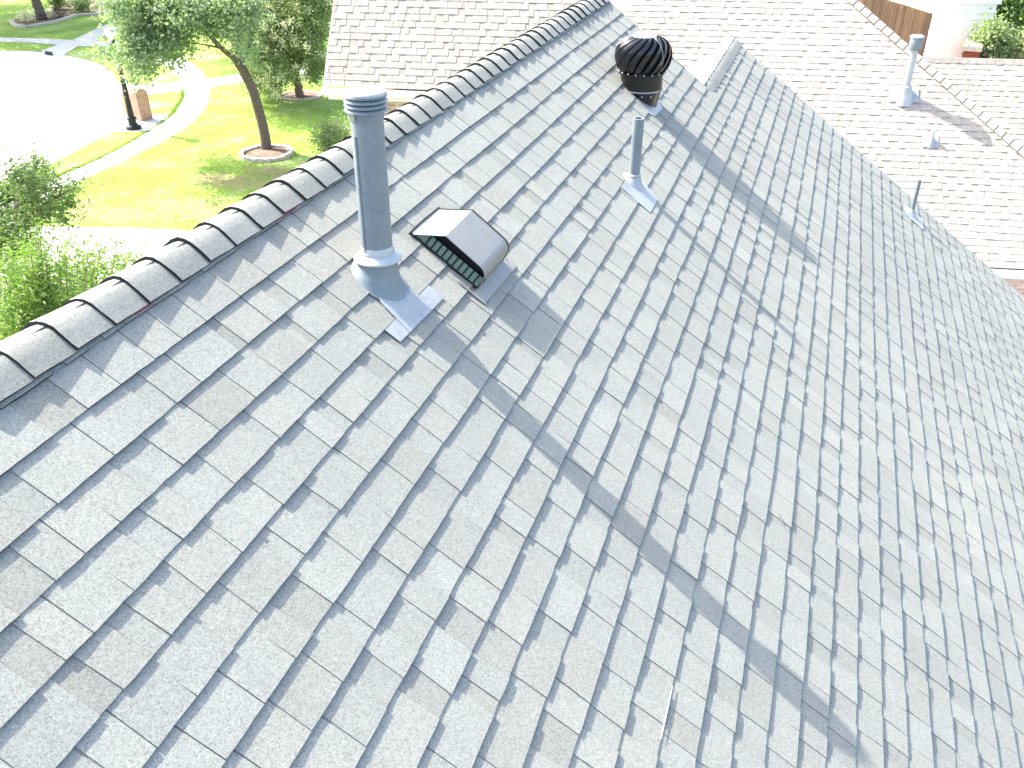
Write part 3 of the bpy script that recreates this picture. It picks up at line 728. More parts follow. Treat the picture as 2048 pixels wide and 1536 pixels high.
# far bed with pale edging
bed = spline([(23, 44), (31, 52), (55, 55), (86, 50), (112, 45), (141, 36), (156, 32), (194, 30), (240, 20), (250, 0), (200, -20), (120, -18), (100, 0), (106, 12), (102, 23), (88, 28), (50, 32), (30, 38), (23, 44)], 4)
sheet('flower_bed', bed, .02, M_MULCH)
ei_ = 0
for seq in ([(23, 44), (31, 52), (55, 55), (86, 50), (112, 45), (141, 36), (156, 32), (194, 30), (230, 24)], [(97, -6), (105, 6), (106, 17), (100, 25), (91, 29)]):
    P = [onz(*p) for p in spline(seq, 5)]; mb = MB(); ei_ += 1
    for a_, b_ in zip(P[:-1], P[1:]):
        d_ = b_ - a_; l_ = np.linalg.norm(d_); s2 = np.array([-d_[1], d_[0], 0]) / l_ * .13; mb.box(a_ - s2, d_ * 1.02, s2 * 2, np.array([0, 0, .13]))
    tag(mb.build('bed_edging', M_STONE), ('long curving pale concrete edging along the front of the far flower bed', 'short curved pale edging behind the grey trunk at the top edge')[ei_ - 1], 'edging')

def ring_of_stones(cx, cy, a, b, n_, label, h=.14, rot=.3):
    c_ = onz(cx, cy); t = thing('tree_ring', c_, label, 'tree ring'); r = random.Random(n_)
    for k in range(n_):
        m_ = MB(); a0 = 2 * math.pi * k / n_; a1 = 2 * math.pi * (k + .93) / n_; hh_ = h * r.uniform(.85, 1.1); pts = []
        for (s_, aa_) in ((1, a0), (1, a1), (.84, a1), (.84, a0)):
            x, y = a * s_ * math.cos(aa_), b * s_ * math.sin(aa_); pts.append(c_ + [x * math.cos(rot) - y * math.sin(rot), x * math.sin(rot) + y * math.cos(rot), 0])
        m_.add(pts + [p + np.array([r.uniform(-.01, .01), r.uniform(-.01, .01), hh_]) for p in pts], [(4, 5, 6, 7), (0, 1, 5, 4), (1, 2, 6, 5), (2, 3, 7, 6), (3, 0, 4, 7)]); m_.build('edging_stone', M_STONE, t)
    m_ = MB(); rr = [(c_ + np.array([a * .86 * math.cos(q_) * math.cos(rot) - b * .86 * math.sin(q_) * math.sin(rot), a * .86 * math.cos(q_) * math.sin(rot) + b * .86 * math.sin(q_) * math.cos(rot), .05])) for q_ in np.linspace(0, 2 * math.pi, 33)[:-1]]
    m_.add(rr + [c_ + [0, 0, .10]], [(i, (i + 1) % 32, 32) for i in range(32)]); m_.build('mulch', M_MULCH, t, smooth=True)
    return c_
ring_of_stones(534, 310, .98, .92, 22, 'oval ring of cream stones round the trunk on the sunlit lawn')
ring_of_stones(600, 193, 1.0, .8, 26, 'dark low stone ring round the flowering tree near the neighbour wall', .07)

# grass clumps where lawn meets paving (ground cover)
def tufts(n_, poly_pts, name, seed, w=.02, h=.07):
    r = random.Random(seed); mb = MB()
    for k in range(n_):
        i = r.randrange(len(poly_pts) - 1); t = r.random(); a_, b_ = poly_pts[i], poly_pts[i + 1]
        p = a_ * (1 - t) + b_ * t + np.array([r.gauss(0, .05), r.gauss(0, .05), 0]); an = r.uniform(0, 6.28); hh_ = h * r.uniform(.5, 1.4)
        d_ = np.array([math.cos(an), math.sin(an), 0]) * w; l_ = np.array([r.gauss(0, .03), r.gauss(0, .03), hh_]); mb.add([p - d_, p + d_, p + l_], [(0, 1, 2)], 0, (r.random(),) * 3)
    o = mb.build(name, M_LEAF_SHRUB, attr=True); o['kind'] = 'stuff'; return o
edge = [onz(x, y) for x, y in wi[30:]] 
tufts(2600, edge, 'grass_edge', 3)
def lawn_tufts(n_, seed):
    r = random.Random(seed); mb = MB()
    poly = [(300, 300), (420, 220), (440, 180), (640, 150), (690, 250), (700, 330), (400, 460), (60, 452), (150, 372)]
    xs = [p[0] for p in poly]; ys = [p[1] for p in poly]
    def inside(x, y):
        c_ = False
        for i in range(len(poly)):
            x1, y1 = poly[i]; x2, y2 = poly[(i + 1) % len(poly)]
            if (y1 > y) != (y2 > y) and x < (x2 - x1) * (y - y1) / (y2 - y1) + x1: c_ = not c_
        return c_
    k = 0
    while k < n_:
        x, y = r.uniform(min(xs), max(xs)), r.uniform(min(ys), max(ys))
        if not inside(x, y): continue
        k += 1; p = onz(x, y); an = r.uniform(0, 6.28); d_ = np.array([math.cos(an), math.sin(an), 0]) * r.uniform(.006, .02); l_ = np.array([r.gauss(0, .03), r.gauss(0, .03), r.uniform(.03, .07)])
        mb.add([p - d_, p + d_, p + l_], [(0, 1, 2)], 0, (r.random(),) * 3)
    o = mb.build('grass', M_BLADE, attr=True); o['kind'] = 'stuff'
lawn_tufts(9000, 5)

# ------------------------------------------------------------------ lamp post and mailbox
lp = onz(268, 258); t = thing('street_lamp', lp, 'black post lamp with a white globe at the street edge', 'street lamp')
mb = MB(); mb.lathe(lp, [(.30, 0), (.31, .05), (.30, .12), (.20, .17), (.155, .24), (.17, .27), (.15, .36), (.19, .40), (.19, .44), (.125, .50)], 20); mb.build('base', M_IRON, t, smooth=True)
mb = MB(); mb.lathe(lp, [(.125, .48), (.10, 1.2), (.085, 3.0), (.075, 3.28), (.12, 3.32), (.12, 3.38), (.09, 3.40)], 16); mb.build('post', M_IRON, t, smooth=True)
mb = MB(); mb.lathe(lp, [(.10, 3.38)] + [(max(.0001, .235 * math.sin(a)), 3.60 - .235 * math.cos(a)) for a in np.linspace(.45, math.pi, 14)], 24); mb.build('globe', M_GLOBE, t, smooth=True)
# brick mailbox pillar with an arched top
def brick_pillar():
    b0 = onz(248, 236); b1 = onz(284, 244)
    w_ = b1 - b0; w_[2] = 0; lw = np.linalg.norm(w_); wd = w_ / lw; dp = np.array([-wd[1], wd[0], 0])
    me = bpy.data.meshes.new('brick_mailbox'); vs = []; fs = []; uv = []
    W_, D_, H_ = .55, .95, 1.02; prof_ = [(0, 0), (W_, 0), (W_, H_)] + [(W_ / 2 + W_ / 2 * math.cos(a), H_ + W_ / 2 * .95 * math.sin(a)) for a in np.linspace(.25, math.pi - .25, 9)] + [(0, H_)]
    # the arch faces right, the long side faces the camera
    K_ = len(prof_); o_ = b1 + np.array([0, 0, 0])
    side = -wd
    def pt(x, z, s_): return o_ + dp * x + side * s_ + np.array([0, 0, z])
    for s_ in (0, D_):
        b = len(vs); vs += [tuple(pt(x, z, s_)) for x, z in prof_]; fs.append(tuple(b + i for i in range(K_))); uv += [(x, z) for x, z in prof_]
    L2 = 0
    for i in range(K_):
        j = (i + 1) % K_; l = math.hypot(prof_[j][0] - prof_[i][0], prof_[j][1] - prof_[i][1]); fs.append((i, j, K_ + j, K_ + i)); uv += [(0, L2), (0, L2 + l), (D_, L2 + l), (D_, L2)]; L2 += l
    me.from_pydata(vs, [], fs); l_ = me.uv_layers.new(name='UVMap')
    for i, c_ in enumerate(uv): l_.data[i].uv = c_
    me.materials.append(M_BRICK2); o = bpy.data.objects.new('brick_mailbox', me); COL.objects.link(o)
    import bmesh
    b = bmesh.new(); b.from_mesh(me); bmesh.ops.recalc_face_normals(b, faces=b.faces[:]); b.to_mesh(me); b.free()
    return o
tag(brick_pillar(), 'orange brick mailbox pillar with a rounded top behind the black lamp post', 'mailbox')

# ------------------------------------------------------------------ trees and shrubs
def leaves(mb, clumps, n_, size, seed, aspect=.5, droop=0, hang=0, shell=.75):
    """clumps: (centre, radius(3)) - leaves set through each clump, denser towards its surface"""
    r = np.random.default_rng(seed); vol = np.array([max(.02, c_[1][0] * c_[1][1] + c_[1][0] * c_[1][2]) for c_ in clumps]); vol /= vol.sum()
    idx = r.choice(len(clumps), n_, p=vol); C_ = np.array([c_[0] for c_ in clumps]); R_ = np.array([c_[1] for c_ in clumps]); T_ = r.uniform(.0, .5, len(clumps))
    d_ = r.normal(size=(n_, 3)); d_ /= np.linalg.norm(d_, axis=1)[:, None]; rad = r.uniform(0, 1, n_) ** (1 / 3.) * (1 + .25 * r.normal(size=n_) * .6); rad = shell * np.clip(rad, .3, 1.3) + (1 - shell) * r.uniform(.2, 1.0, n_)
    # cluster leaves along small sprigs
    c2 = C_[idx] + d_ * rad[:, None] * R_[idx]
    ns = max(1, n_ // 9); sp = c2[:ns]; pick = r.integers(0, ns, n_); mixk = r.uniform(size=n_) < .75
    c2[mixk] = sp[pick[mixk]] + r.normal(size=(mixk.sum(), 3)) * size * 1.5; ti = idx.copy(); ti[mixk] = idx[:ns][pick[mixk]]
    a = r.normal(size=(n_, 3)); a[:, 2] = a[:, 2] * .6 - droop; a /= np.linalg.norm(a, axis=1)[:, None]
    b = np.cross(a, r.normal(size=(n_, 3)) + [0, 0, .9 * 0]); b /= np.linalg.norm(b, axis=1)[:, None]
    L = size * r.uniform(.6, 1.3, n_)[:, None]; Wd = L * aspect
    nn = np.cross(a, b)
    tip = c2 + a * L; l = c2 + a * L * .45 + b * Wd * .5 + nn * L * .07; q = c2 + a * L * .45 - b * Wd * .5 + nn * L * .07
    tone = np.clip(T_[ti] + r.uniform(0, .5, n_), 0, 1)
    base = len(mb.v)
    V = np.stack([c2, l, tip, q], 1).reshape(-1, 3)
    mb.v.extend(map(tuple, V.tolist())); 
    for i in range(n_): mb.f.append((base + 4 * i, base + 4 * i + 1, base + 4 * i + 2, base + 4 * i + 3)); mb.m.append(0); t_ = float(tone[i]); mb.c.append((t_, t_, t_))
def limb(mb, pts, r0, r1, n_=9, seed=0):
    P = [np.array(p) for p in spline(pts, 5)]; r = random.Random(seed); K = len(P)
    P = [p + np.array([r.gauss(0, 1), r.gauss(0, 1), r.gauss(0, .5)]) * (r0 + r1) * .06 if 0 < i < K - 1 else p for i, p in enumerate(P)]
    mb.tube(P, [r0 + (r1 - r0) * (i / (K - 1)) ** .8 for i in range(K)], n_)

# --- big blue-green tree on the front lawn
tb0 = onz(533, 300); D1 = np.hypot(tb0[0] - CAM[0], tb0[1] - CAM[1])
bt = thing('lawn_tree', tb0, 'large blue-green tree with a forked trunk rising from the cream stone ring', 'tree')
mb = MB(); A = lambda x, y, dd=0: at(x, y, D1 + dd)
flare = [tb0 + [0, 0, -.05], tb0 + [0, 0, .12], A(531, 280), A(524, 245, .1), A(513, 205, .15), A(505, 178, .2), A(492, 152, .3), A(482, 130, .3)]
mb.tube(spline(flare, 4), [.27, .24, .215, .205, .20, .198, .195, .193, .19, .188, .186, .184, .182, .18, .178, .176, .174, .172, .17, .17, .17, .17, .17, .17, .17, .17, .17, .168, .165][:len(spline(flare, 4))], 14)
limb(mb, [A(490, 150, .3), A(468, 118, .0), A(447, 100, -.3), A(425, 78, -.6), A(400, 45, -1), A(372, 15, -1.3)], .13, .05, 9, 1)
limb(mb, [A(486, 140, .3), A(478, 110, .5), A(474, 80, .7), A(468, 55, .9), A(462, 20, 1.0), A(458, -30, 1)], .145, .07, 9, 2)
limb(mb, [A(484, 118, .4), A(500, 90, .9), A(502, 60, 1.2), A(520, 20, 1.4)], .09, .04, 8, 3)
limb(mb, [A(448, 100, -.3), A(432, 94, -.5), A(412, 90, -.7), A(386, 86, -.9)], .045, .02, 7, 4)
limb(mb, [A(432, 85, -.5), A(410, 62, -.2), A(395, 30, 0)], .05, .02, 7, 5)
limb(mb, [A(470, 62, .8), A(452, 40, .6), A(446, 10, .4)], .06, .03, 7, 6)
mb.build('trunk', M_BARK, bt, smooth=True)
cl = []; r = random.Random(31)
spots = [(240, 5, 34), (268, 42, 38), (285, 85, 40), (300, 20, 50), (325, 60, 42), (250, 92, 26), (228, 112, 14), (205, 112, 14), (270, 118, 26), (290, 132, 20), (262, 135, 14), (255, 152, 11), (262, 168, 8), (345, 95, 22), (360, 20, 46), (345, 45, 40), (395, 15, 44), (385, 50, 26), (425, 10, 45), (445, 40, 30), (460, 5, 40), (425, 60, 18), (440, 68, 14), (252, 66, 18), (385, 96, 10), (340, 118, 12), (318, 128, 10), (352, 110, 13), (300, 140, 9), (296, 150, 7), (488, 66, 22), (500, 95, 20), (478, 90, 12), (495, 20, 34), (470, 50, 22), (505, 130, 12), (312, 104, 18), (355, 72, 22), (485, 15, 32), (500, 45, 24), (232, 12, 22), (300, -30, 60), (400, -35, 60), (230, -30, 40), (480, -30, 45)]
for x, y, s_ in spots:
    for q in range(2):
        dd = r.uniform(-1.7, 1.7); c_ = at(x + r.uniform(-8, 8), y + r.uniform(-8, 8), D1 + dd - .4); R = s_ / F * D1 * 1.12; cl.append((c_, (R * r.uniform(.7, 1.0), R * r.uniform(.7, 1), R * r.uniform(.55, .8))))
mb = MB(); leaves(mb, cl, 33000, .13, 41, .62, .2); mb.build('crown', M_LEAF_BIG, bt, attr=True)

# --- crepe myrtle with cream blossoms
tm0 = onz(598, 195); D2 = np.hypot(tm0[0] - CAM[0], tm0[1] - CAM[1])
mt = thing('crepe_myrtle', tm0, 'green tree with cream white blossom clusters beside the tan roof edge', 'tree')
Dm = D2 - 3.0; B = lambda x, y, dd=0: at(x, y, D2 + dd)
mb = MB(); limb(mb, [tm0, B(597, 175), B(592, 150), B(588, 120), B(580, 90), B(572, 50), B(570, 0)], .21, .08, 10, 8)
limb(mb, [B(592, 150), B(606, 120, -.5), B(625, 90, -1), B(640, 40, -1.2)], .10, .03, 8, 9); limb(mb, [B(588, 120), B(560, 95, -.8), B(535, 70, -1.3), B(515, 30, -1.6)], .10, .03, 8, 10)
mb.build('trunk', M_BARK2, mt, smooth=True)
sp2 = [(505, 100, 26), (508, 185, 9), (525, 168, 16), (500, 135, 16), (520, 20, 34), (548, 40, 36), (580, 20, 40), (612, 25, 38), (640, 20, 30), (532, 75, 34), (562, 85, 34), (595, 75, 36), (625, 70, 32), (645, 60, 22), (515, 110, 30), (545, 125, 30), (575, 115, 28), (605, 110, 30), (635, 105, 26), (520, 150, 22), (548, 160, 22), (556, 182, 13), (505, 140, 18), (500, 165, 10), (632, 140, 22), (645, 125, 16), (618, 150, 15), (575, 145, 16), (510, 60, 24), (560, -20, 60), (620, -20, 50), (640, 158, 9), (537, 178, 10), (550, 190, 7)]
cl = []; bl = []
for x, y, s_ in sp2:
    for q in range(2):
        dd = r.uniform(-2.4, .8); Dq = D2 + dd; c_ = at(x + r.uniform(-6, 6), y + r.uniform(-6, 6), Dq); R = s_ / F * Dq * 1.05; R3 = (R * r.uniform(.7, 1.0), R * r.uniform(.7, 1), R * r.uniform(.6, .9)); cl.append((c_, R3))
    for q in range(max(1, int(s_ / 6))):
        an = r.uniform(0, 6.28); rr = s_ * .95 * math.sqrt(r.random()); w_ = .09 + .10 * r.random(); bl.append((at(x + rr * math.cos(an), y + rr * math.sin(an), D2 - 2.3 + r.uniform(-.8, .8)), (w_, w_, w_ * 1.4)))
mb = MB(); leaves(mb, cl, 62000, .115, 42, .55, .15); mb.build('crown', M_LEAF_MYR, mt, attr=True)
mb = MB(); leaves(mb, bl, 7500, .065, 43, .9, 0, shell=.4); mb.build('blossom', M_BLOOM, mt, attr=True)

# --- young oak at the left edge
Do = 13.5; ob = at(40, 640, Do); ob[2] = GZ
ot = thing('oak_sapling', ob, 'dark green oak with lobed leaves at the left picture edge, above the shrub', 'tree')
O = lambda x, y, dd=0: at(x, y, Do + dd)
mb = MB(); limb(mb, [ob, O(38, 560), O(36, 480), O(40, 420), O(60, 360), O(78, 318)], .11, .012, 8, 11)
for k, (x, y, x0, y0) in enumerate([(150, 375, 45, 440), (128, 420, 60, 425), (10, 370, 38, 430), (110, 340, 50, 400), (40, 340, 42, 400), (70, 470, 38, 500), (0, 470, 38, 520), (20, 420, 38, 470)]):
    limb(mb, [O(x0, y0), O((x + x0) / 2, (y + y0) / 2 - 5, rng.uniform(-.3, .3)), O(x, y, rng.uniform(-.5, .5))], .03, .006, 6, 12 + k)
mb.build('trunk', M_BARK, ot, smooth=True)
so = [(78, 322, 14), (70, 345, 24), (95, 355, 18), (40, 352, 22), (30, 380, 26), (65, 380, 26), (95, 385, 12), (5, 385, 22), (135, 378, 12), (148, 372, 8), (120, 395, 14), (138, 405, 12), (122, 425, 12), (128, 440, 8), (100, 410, 10), (90, 430, 10), (10, 420, 26), (40, 425, 24), (25, 455, 26), (55, 455, 18), (70, 440, 12), (5, 470, 24), (40, 490, 22), (15, 510, 26), (70, 480, 10), (60, 505, 14), (-30, 420, 40), (-30, 480, 40), (80, 425, 8)]
cl = []
for x, y, s_ in so:
    R = s_ / F * Do * 1.05; cl.append((O(x, y, r.uniform(-.6, .6)), (R, R, R * .85)))
def oak_leaves(mb, cl, n_, size, seed):
    leaves(mb, cl, n_, size, seed, .30, .1); leaves(mb, cl, n_ // 2, size * .7, seed + 1, .28, .1)
mb = MB(); oak_leaves(mb, cl, 8500, .085, 44); mb.build('crown', M_LEAF_OAK, ot, attr=True)

# --- bright shrub below the ridge
Ds = 9.2; sb = at(140, 700, Ds); sb[2] = GZ
st = thing('tall_shrub', sb, 'bright light green leafy shrub growing up beside the ridge caps', 'shrub')
Sx = lambda x, y, dd=0: at(x, y, Ds + dd)
mb = MB(); cl = []
for k in range(34):
    x = rng.uniform(0, 300); ytop = 470 + .0 * x + rng.uniform(0, 60) + max(0, (x - 230)) * .3 + (30 if x < 60 else 0)
    bx = 140 + (x - 140) * .45; b_ = np.array(sb) + [rng.gauss(0, .3), rng.gauss(0, .3), 0]
    dd = rng.uniform(-.7, 1.0); limb(mb, [b_, Sx(bx, 760, dd * .4), Sx((x + bx) / 2, 640, dd * .7), Sx(x, ytop, dd)], .02, .004, 5, 50 + k)
    for q in range(7):
        yy = ytop + 8 + q * 24; xx = x + rng.uniform(-14, 14); R = (10 + q * 4) / F * Ds; cl.append((Sx(xx, yy, dd + rng.uniform(-.15, .15)), (R, R, R * 1.2)))
mb.build('stems', M_BARK2, st, smooth=True)
for x, y, s_ in [(30, 560, 50), (90, 560, 45), (150, 560, 45), (60, 620, 50), (130, 620, 50), (200, 560, 40), (230, 540, 30), (20, 650, 50), (250, 520, 22), (180, 600, 40), (-30, 600, 60)]:
    for q in range(2): R = s_ / F * Ds; cl.append((Sx(x, y, rng.uniform(.2, 1.1)), (R, R, R)))
mb = MB(); leaves(mb, cl, 21000, .062, 45, .32, .35); mb.build('foliage', M_LEAF_SHRUB, st, attr=True)

# --- rounded bush by the neighbour wall
def bush(px, py, rad, label, m_, nl, size, seed, name='bush', dist=None, h=1.0):
    b_ = onz(px, py); t = thing(name, b_, label, 'bush'); m1 = MB(); r3 = random.Random(seed); cl_ = []
    for k in range(14):
        a_ = r3.uniform(0, 6.28); q_ = r3.uniform(0, .55) * rad; cl_.append((b_ + np.array([q_ * math.cos(a_), q_ * math.sin(a_), r3.uniform(.3, .95) * rad * h]), (rad * .45,) * 3))
    leaves(m1, cl_, nl, size, seed, .5); m1.build('foliage', m_, t, attr=True)
    m1 = MB(); limb(m1, [b_, b_ + [0, 0, rad * .4], b_ + [.05, 0, rad * .8]], .05, .02, 6, 3); m1.build('stem', M_BARK2, t); return t
bush(676, 330, 1.15, 'rounded pale green bush against the neighbour brick wall', M_LEAF_MYR, 7000, .085, 61, h=1.25)
bush(118, 20, .9, 'small yellow-green bush in the far flower bed beside the edging', M_LEAF_FAR, 1600, .12, 62)
bush(165, 26, 1.0, 'low dark green bush in the far flower bed near the driveway', M_LEAF_OAK, 1600, .12, 63, h=.6)
bush(52, 43, .75, 'low cream flowering clump at the rounded end of the far bed', M_BLOOM, 900, .10, 64, h=.6)
bush(98, 36, .55, 'white flowering clump right of the far tree trunk', M_BLOOM, 500, .09, 65, h=.5)
bush(150, 8, .9, 'pale pink blooming bush at the back of the far bed', M_BLOOM, 900, .11, 66, h=.6)
bush(120, 36, .6, 'low reddish plant in the mulch of the far bed', M_SOIL, 500, .1, 67, h=.4)
# --- far street tree (crown above the frame shades the far lawn)
f0 = onz(84, 39); D4 = np.hypot(f0[0] - CAM[0], f0[1] - CAM[1]); ftree = thing('street_tree', f0, 'thick grey tree trunk standing in the far flower bed', 'tree')
Fx = lambda x, y, dd=0: at(x, y, D4 + dd)
mb = MB(); limb(mb, [f0, Fx(76, 15), Fx(67, -10), Fx(58, -60), Fx(52, -130)], .34, .2, 12, 71)
for k in range(5): limb(mb, [Fx(56, -90), Fx(56 + (k - 2) * 50, -150), Fx(56 + (k - 2) * 90, -220, rng.uniform(-2, 2))], .14, .04, 7, 72 + k)
mb.build('trunk', M_BARK, ftree, smooth=True)
cl = []
top = f0 + [0, 0, 6.5]
for k in range(46):
    a_ = rng.uniform(0, 6.28); q_ = 6.8 * math.sqrt(rng.random()); cl.append((top + np.array([q_ * math.cos(a_), q_ * math.sin(a_), rng.uniform(-.6, 3.6)]), (1.3, 1.3, .9)))
mb = MB(); leaves(mb, cl, 11000, .26, 46, .6); mb.build('crown', M_LEAF_OAK, ftree, attr=True)
def off_tree(base, rad, hgt, label, seed, nl=9000, zc=5.5):
    t = thing('street_tree', base, label, 'tree'); m1 = MB(); limb(m1, [base, base + [0, 0, 2], base + [.3, .2, zc], base + [.2, .4, zc + 2]], .3, .1, 10, seed); m1.build('trunk', M_BARK, t, smooth=True)
    cl_ = []; r3 = random.Random(seed)
    for k in range(34): a_ = r3.uniform(0, 6.28); q_ = rad * math.sqrt(r3.random()); cl_.append((base + np.array([q_ * math.cos(a_), q_ * math.sin(a_), zc + r3.uniform(-.5, hgt)]), (1.2, 1.2, .9)))
    m1 = MB(); leaves(m1, cl_, nl, .26, seed, .6); m1.build('crown', M_LEAF_OAK, t, attr=True)
def shade_crown(parent, targets, seed, nl):
    r3 = random.Random(seed); cl_ = []
    for x, y, rr in targets:
        for q_ in range(11):
            h_ = r3.uniform(7.0, 10.5); p_ = onz(x, y) + np.array([-.91 * h_ + r3.gauss(0, rr * .5), .19 * h_ + r3.gauss(0, rr * .5), h_]); cl_.append((p_, (1.0, 1.0, .7)))
    m1 = MB(); leaves(m1, cl_, nl, .26, seed, .6); m1.build('crown', M_LEAF_OAK, parent, attr=True)
shade_crown(ftree, [(10, 66, 2.6), (50, 62, 2.6), (95, 66, 2.6), (140, 66, 2.6), (175, 50, 2.6), (15, 92, 2.2), (70, 95, 2.2), (120, 98, 2.0), (150, 85, 2), (40, 20, 3), (5, 12, 3), (30, 118, 2.0), (100, 122, 2.0), (165, 118, 1.6), (190, 95, 2), (60, 40, 2), (190, 60, 2), (130, 50, 2.4), (20, 45, 2.4)], 85, 24000)  # extra unseen leaf clumps, added up-sun so their shade lands on the far lawn
shade_crown_low = [(540, 165, 1.0), (580, 215, 1.1), (620, 230, 1.1), (655, 205, 1.1), (610, 262, 1.0), (560, 240, .9), (450, 128, .9), (465, 145, .8), (520, 190, .9), (665, 245, 1.0), (450, 325, .5), (640, 150, 1.2)]
r9 = random.Random(6); cl_ = []
for x, y, rr in shade_crown_low:
    for q_ in range(5):
        h_ = r9.uniform(5.6, 8.0); p_ = onz(x, y) + np.array([-.91 * h_ + r9.gauss(0, rr * .5), .187 * h_ + r9.gauss(0, rr * .5), h_]); cl_.append((p_, (.8, .8, .5)))
m1 = MB(); leaves(m1, cl_, 9000, .15, 77, .6); m1.build('crown', M_LEAF_BIG, bt, attr=True)  # added leaf clumps above the frame, placed only to shade the front lawn
b_ = onz(-60, 30); off_tree(b_, 6.5, 3, 'shade tree just beyond the left picture edge, across the street', 81)
b_ = onz(170, -25); off_tree(b_, 6.0, 3, 'shade tree behind the far flower bed, above the picture', 82)

# ------------------------------------------------------------------ back yard, top right
def fence():
    a_ = onz(1700, -24, GZ + 2.3); b_ = onz(1874, 30, GZ + 2.3); a_[2] = b_[2] = GZ
    d_ = b_ - a_; L = np.linalg.norm(d_); d_ /= L; n2_ = np.array([d_[1], -d_[0], 0]); t = thing('wood_fence', a_, 'brown wooden board fence behind the tan hip roof', 'fence')
    r3 = random.Random(3); mb = MB(); x = -3.0
    while x < L + 1.5:
        w_ = .14; hh_ = 2.3 + r3.uniform(-.02, .02); tn = r3.uniform(.3, .7); mb.box(a_ + d_ * x + n2_ * r3.uniform(0, .006), d_ * (w_ - .008), n2_ * .02, np.array([0, 0, hh_]), 0, (tn, tn, tn)); x += w_
    mb.build('boards', M_FENCE, t, attr=True)
    mb = MB()
    for z_ in (.35, 1.2, 2.0): mb.box(a_ - d_ * 3 - n2_ * .045 + [0, 0, z_], d_ * (L + 4.4), n2_ * .04, np.array([0, 0, .09]))
    mb.build('rail', M_FENCE, t, attr=True); return a_, b_, d_, n2_
M_FENCE = mat('shade_dappled_fence_wood', (.26, .13, .06), .8); n = N(M_FENCE)
at_ = n.new('ShaderNodeAttribute', attribute_name='tone').outputs['Color']
c__ = n.mix((.135, .075, .038), at_); c__ = n.mix(c__, (2.0, 2.0, 2.0)); mp = n.new('ShaderNodeMapping'); mp.inputs['Scale'].default_value = (1, 1, .08); n.link(n.co, mp.inputs['Vector'])
c__ = n.mix(c__, n.ramp(n.noise(12, 4, .75, mp.outputs[0]), [(.3, .5), (.62, 1.1), (.75, 2.6)])); n.col(c__)  # tree shade is put into this dark brown; bright streaks paint dappled sun
fa, fb2, fd, fn_ = fence()
# side return of the fence going away at the right end
bh = thing('brick_house', fb2 - fn_ * 6, 'pink brick house just visible beyond the wooden fence', 'house')
o_ = fa - fd * 6 - fn_ * 3.4; uvwall('wall', M_BRICK, [((o_[0], o_[1], GZ), fd * 22, (0, 0, 3.2))], bh)
mb = MB(); mb.box(o_ - fd * .3 + fn_ * .4 + [0, 0, 3.2], fd * 22.6, -fn_ * .5, np.array([0, 0, .15])); mb.build('fascia', M_WHITE, bh)
def yard_tree(px, py, dist, spots_, label, seed, m_, nl, size=.12):
    b_ = at(px, py, dist); b_[2] = GZ; t = thing('yard_tree', b_, label, 'tree', 'trees behind the tan house'); m1 = MB()
    tp = at(spots_[0][0], spots_[0][1], dist); limb(m1, [b_, (b_ + tp) / 2 + [.1, 0, 0], tp], .16, .04, 8, seed)
    r3 = random.Random(seed); cl_ = []
    for x, y, s_ in spots_:
        for q in range(2): R = s_ / F * dist; c_ = at(x, y, dist + r3.uniform(-1.2, 1.2)); cl_.append((c_, (R, R, R * .85))); 
        limb(m1, [(b_ + tp) / 2, at(x, y, dist)], .05, .015, 6, seed + 1)
    m1.build('trunk', M_BARK2, t, smooth=True)
    m1 = MB(); leaves(m1, cl_, nl, size, seed, .6, .1); m1.build('crown', m_, t, attr=True)
yard_tree(2010, 60, 30, [(1990, 15, 28), (2030, 10, 34), (2060, 40, 34), (2000, 45, 24), (1975, 35, 12), (2035, 60, 26), (1980, -10, 30), (2020, -20, 30)], 'tall green tree at the top right corner, beyond the chimney', 91, M_LEAF_FAR, 9000)
yard_tree(1985, 110, 27, [(1985, 62, 20), (1972, 85, 20), (2000, 90, 24), (1962, 108, 14), (1985, 112, 18), (2030, 108, 22), (2050, 90, 18), (1960, 70, 9)], 'pale green flowering tree right of the white chimney', 92, M_LEAF_MYR, 8000, .10)
mb = MB(); s0 = at(1925, 108, 26.5); s0[2] = GZ; s1 = at(1960, 108, 26.5); s1[2] = GZ; s2 = s1 - s0; zz_ = at(1940, 101, 26.5)[2]; zz2 = at(1940, 140, 26.5)[2]
t = thing('red_shed', s0, 'red wooden shed glimpsed between the chimney and the pale tree', 'shed')
M_REDW = plain_noise('red_stained_wood', (.22, .055, .035), 4, 30, .2, .8); nd = np.array([s2[1], -s2[0], 0]) / np.linalg.norm(s2)
mb.box(s0, s2, -nd * 1.5, np.array([0, 0, zz_ - GZ])); mb.build('wall', M_REDW, t)
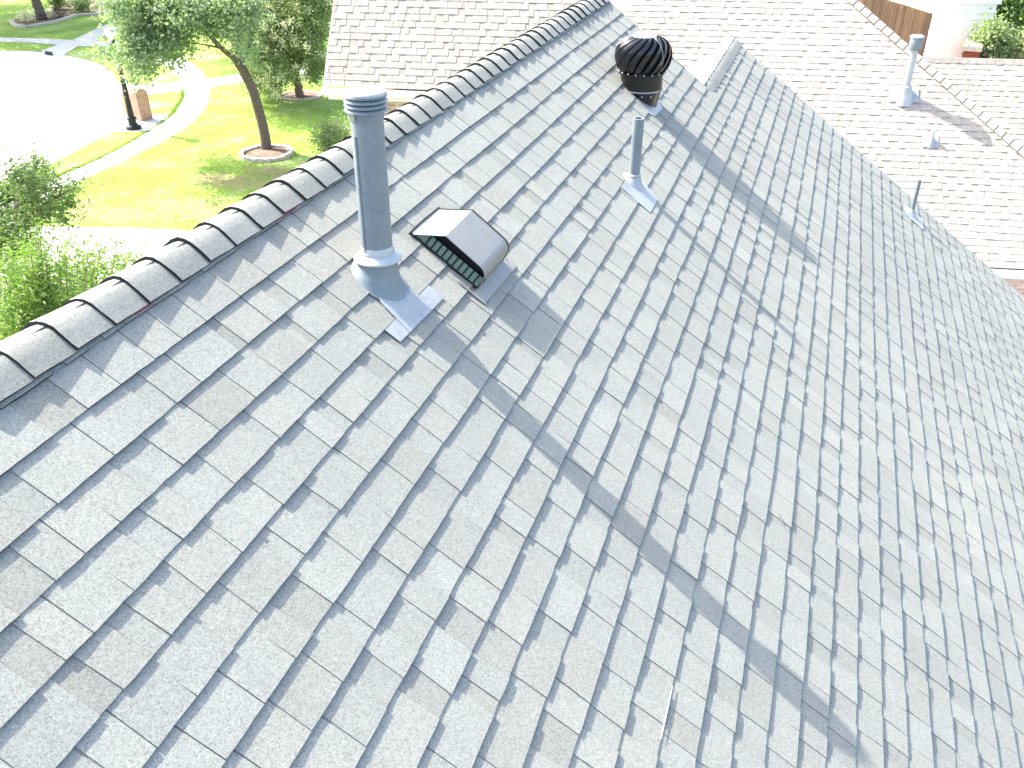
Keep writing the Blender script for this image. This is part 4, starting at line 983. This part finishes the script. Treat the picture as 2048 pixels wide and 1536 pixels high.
mb = MB(); mb.box(s0 + nd * .1 + [0, 0, zz_ - GZ] - s2 * .05, s2 * 1.1, -nd * 1.7, np.array([0, 0, .12])); mb.build('roof', M_STONE, t)

b_ = fa + fd * 1.0 + np.array([-6.5, 3, 0]); st3 = thing('yard_tree', b_, 'shade tree standing behind the tan house, left of the wooden fence', 'tree')
mb = MB(); limb(mb, [b_, b_ + [0, 0, 4], b_ + [.8, -.6, 6.5], b_ + [1.5, -1, 8]], .2, .06, 9, 5); mb.build('trunk', M_BARK2, st3, smooth=True)
cl = []
for k in range(60):
    L_f = rng.uniform(.25, 1.08) * np.linalg.norm(fb2 - fa); h_ = rng.uniform(6.0, 8.0); p_ = fa + fd * L_f + [0, 0, rng.uniform(.3, 2.0)]; p_ = p_ + np.array([-.91 * h_, .187 * h_, h_]); cl.append((p_, (.55, .55, .45)))
mb = MB(); leaves(mb, cl, 9000, .16, 83, .6); mb.build('crown', M_LEAF_OAK, st3, attr=True)

# ------------------------------------------------------------------ light
sd = Vector((.668, -.132, -.735)).normalized()
sl = bpy.data.lights.new('sun', 'SUN'); sl.energy = 3.3; sl.angle = math.radians(.5); sl.color = (1, .95, .86)
so_ = bpy.data.objects.new('sun', sl); COL.objects.link(so_); so_.rotation_euler = sd.to_track_quat('-Z', 'Y').to_euler(); so_.location = (-10, 5, 20)
w = bpy.data.worlds.new('World'); sc.world = w; w.use_nodes = True; nt = w.node_tree; bg = nt.nodes['Background']
sky = nt.nodes.new('ShaderNodeTexSky'); sky.sky_type = 'NISHITA'; sky.sun_disc = False; sky.sun_elevation = math.radians(47.1)
sky.sun_rotation = math.atan2(-sd[0], -sd[1]) % (2 * math.pi); sky.air_density = 1.0; sky.dust_density = 3.6; sky.ozone_density = .6
nt.links.new(sky.outputs[0], bg.inputs['Color']); bg.inputs['Strength'].default_value = .14
sc.view_settings.view_transform = 'Standard'; sc.view_settings.look = 'None'; sc.view_settings.exposure = 2.3; sc.view_settings.gamma = 1
sc.view_settings.use_curve_mapping = False
try:
    sc.cycles.use_denoising = True
except Exception: pass
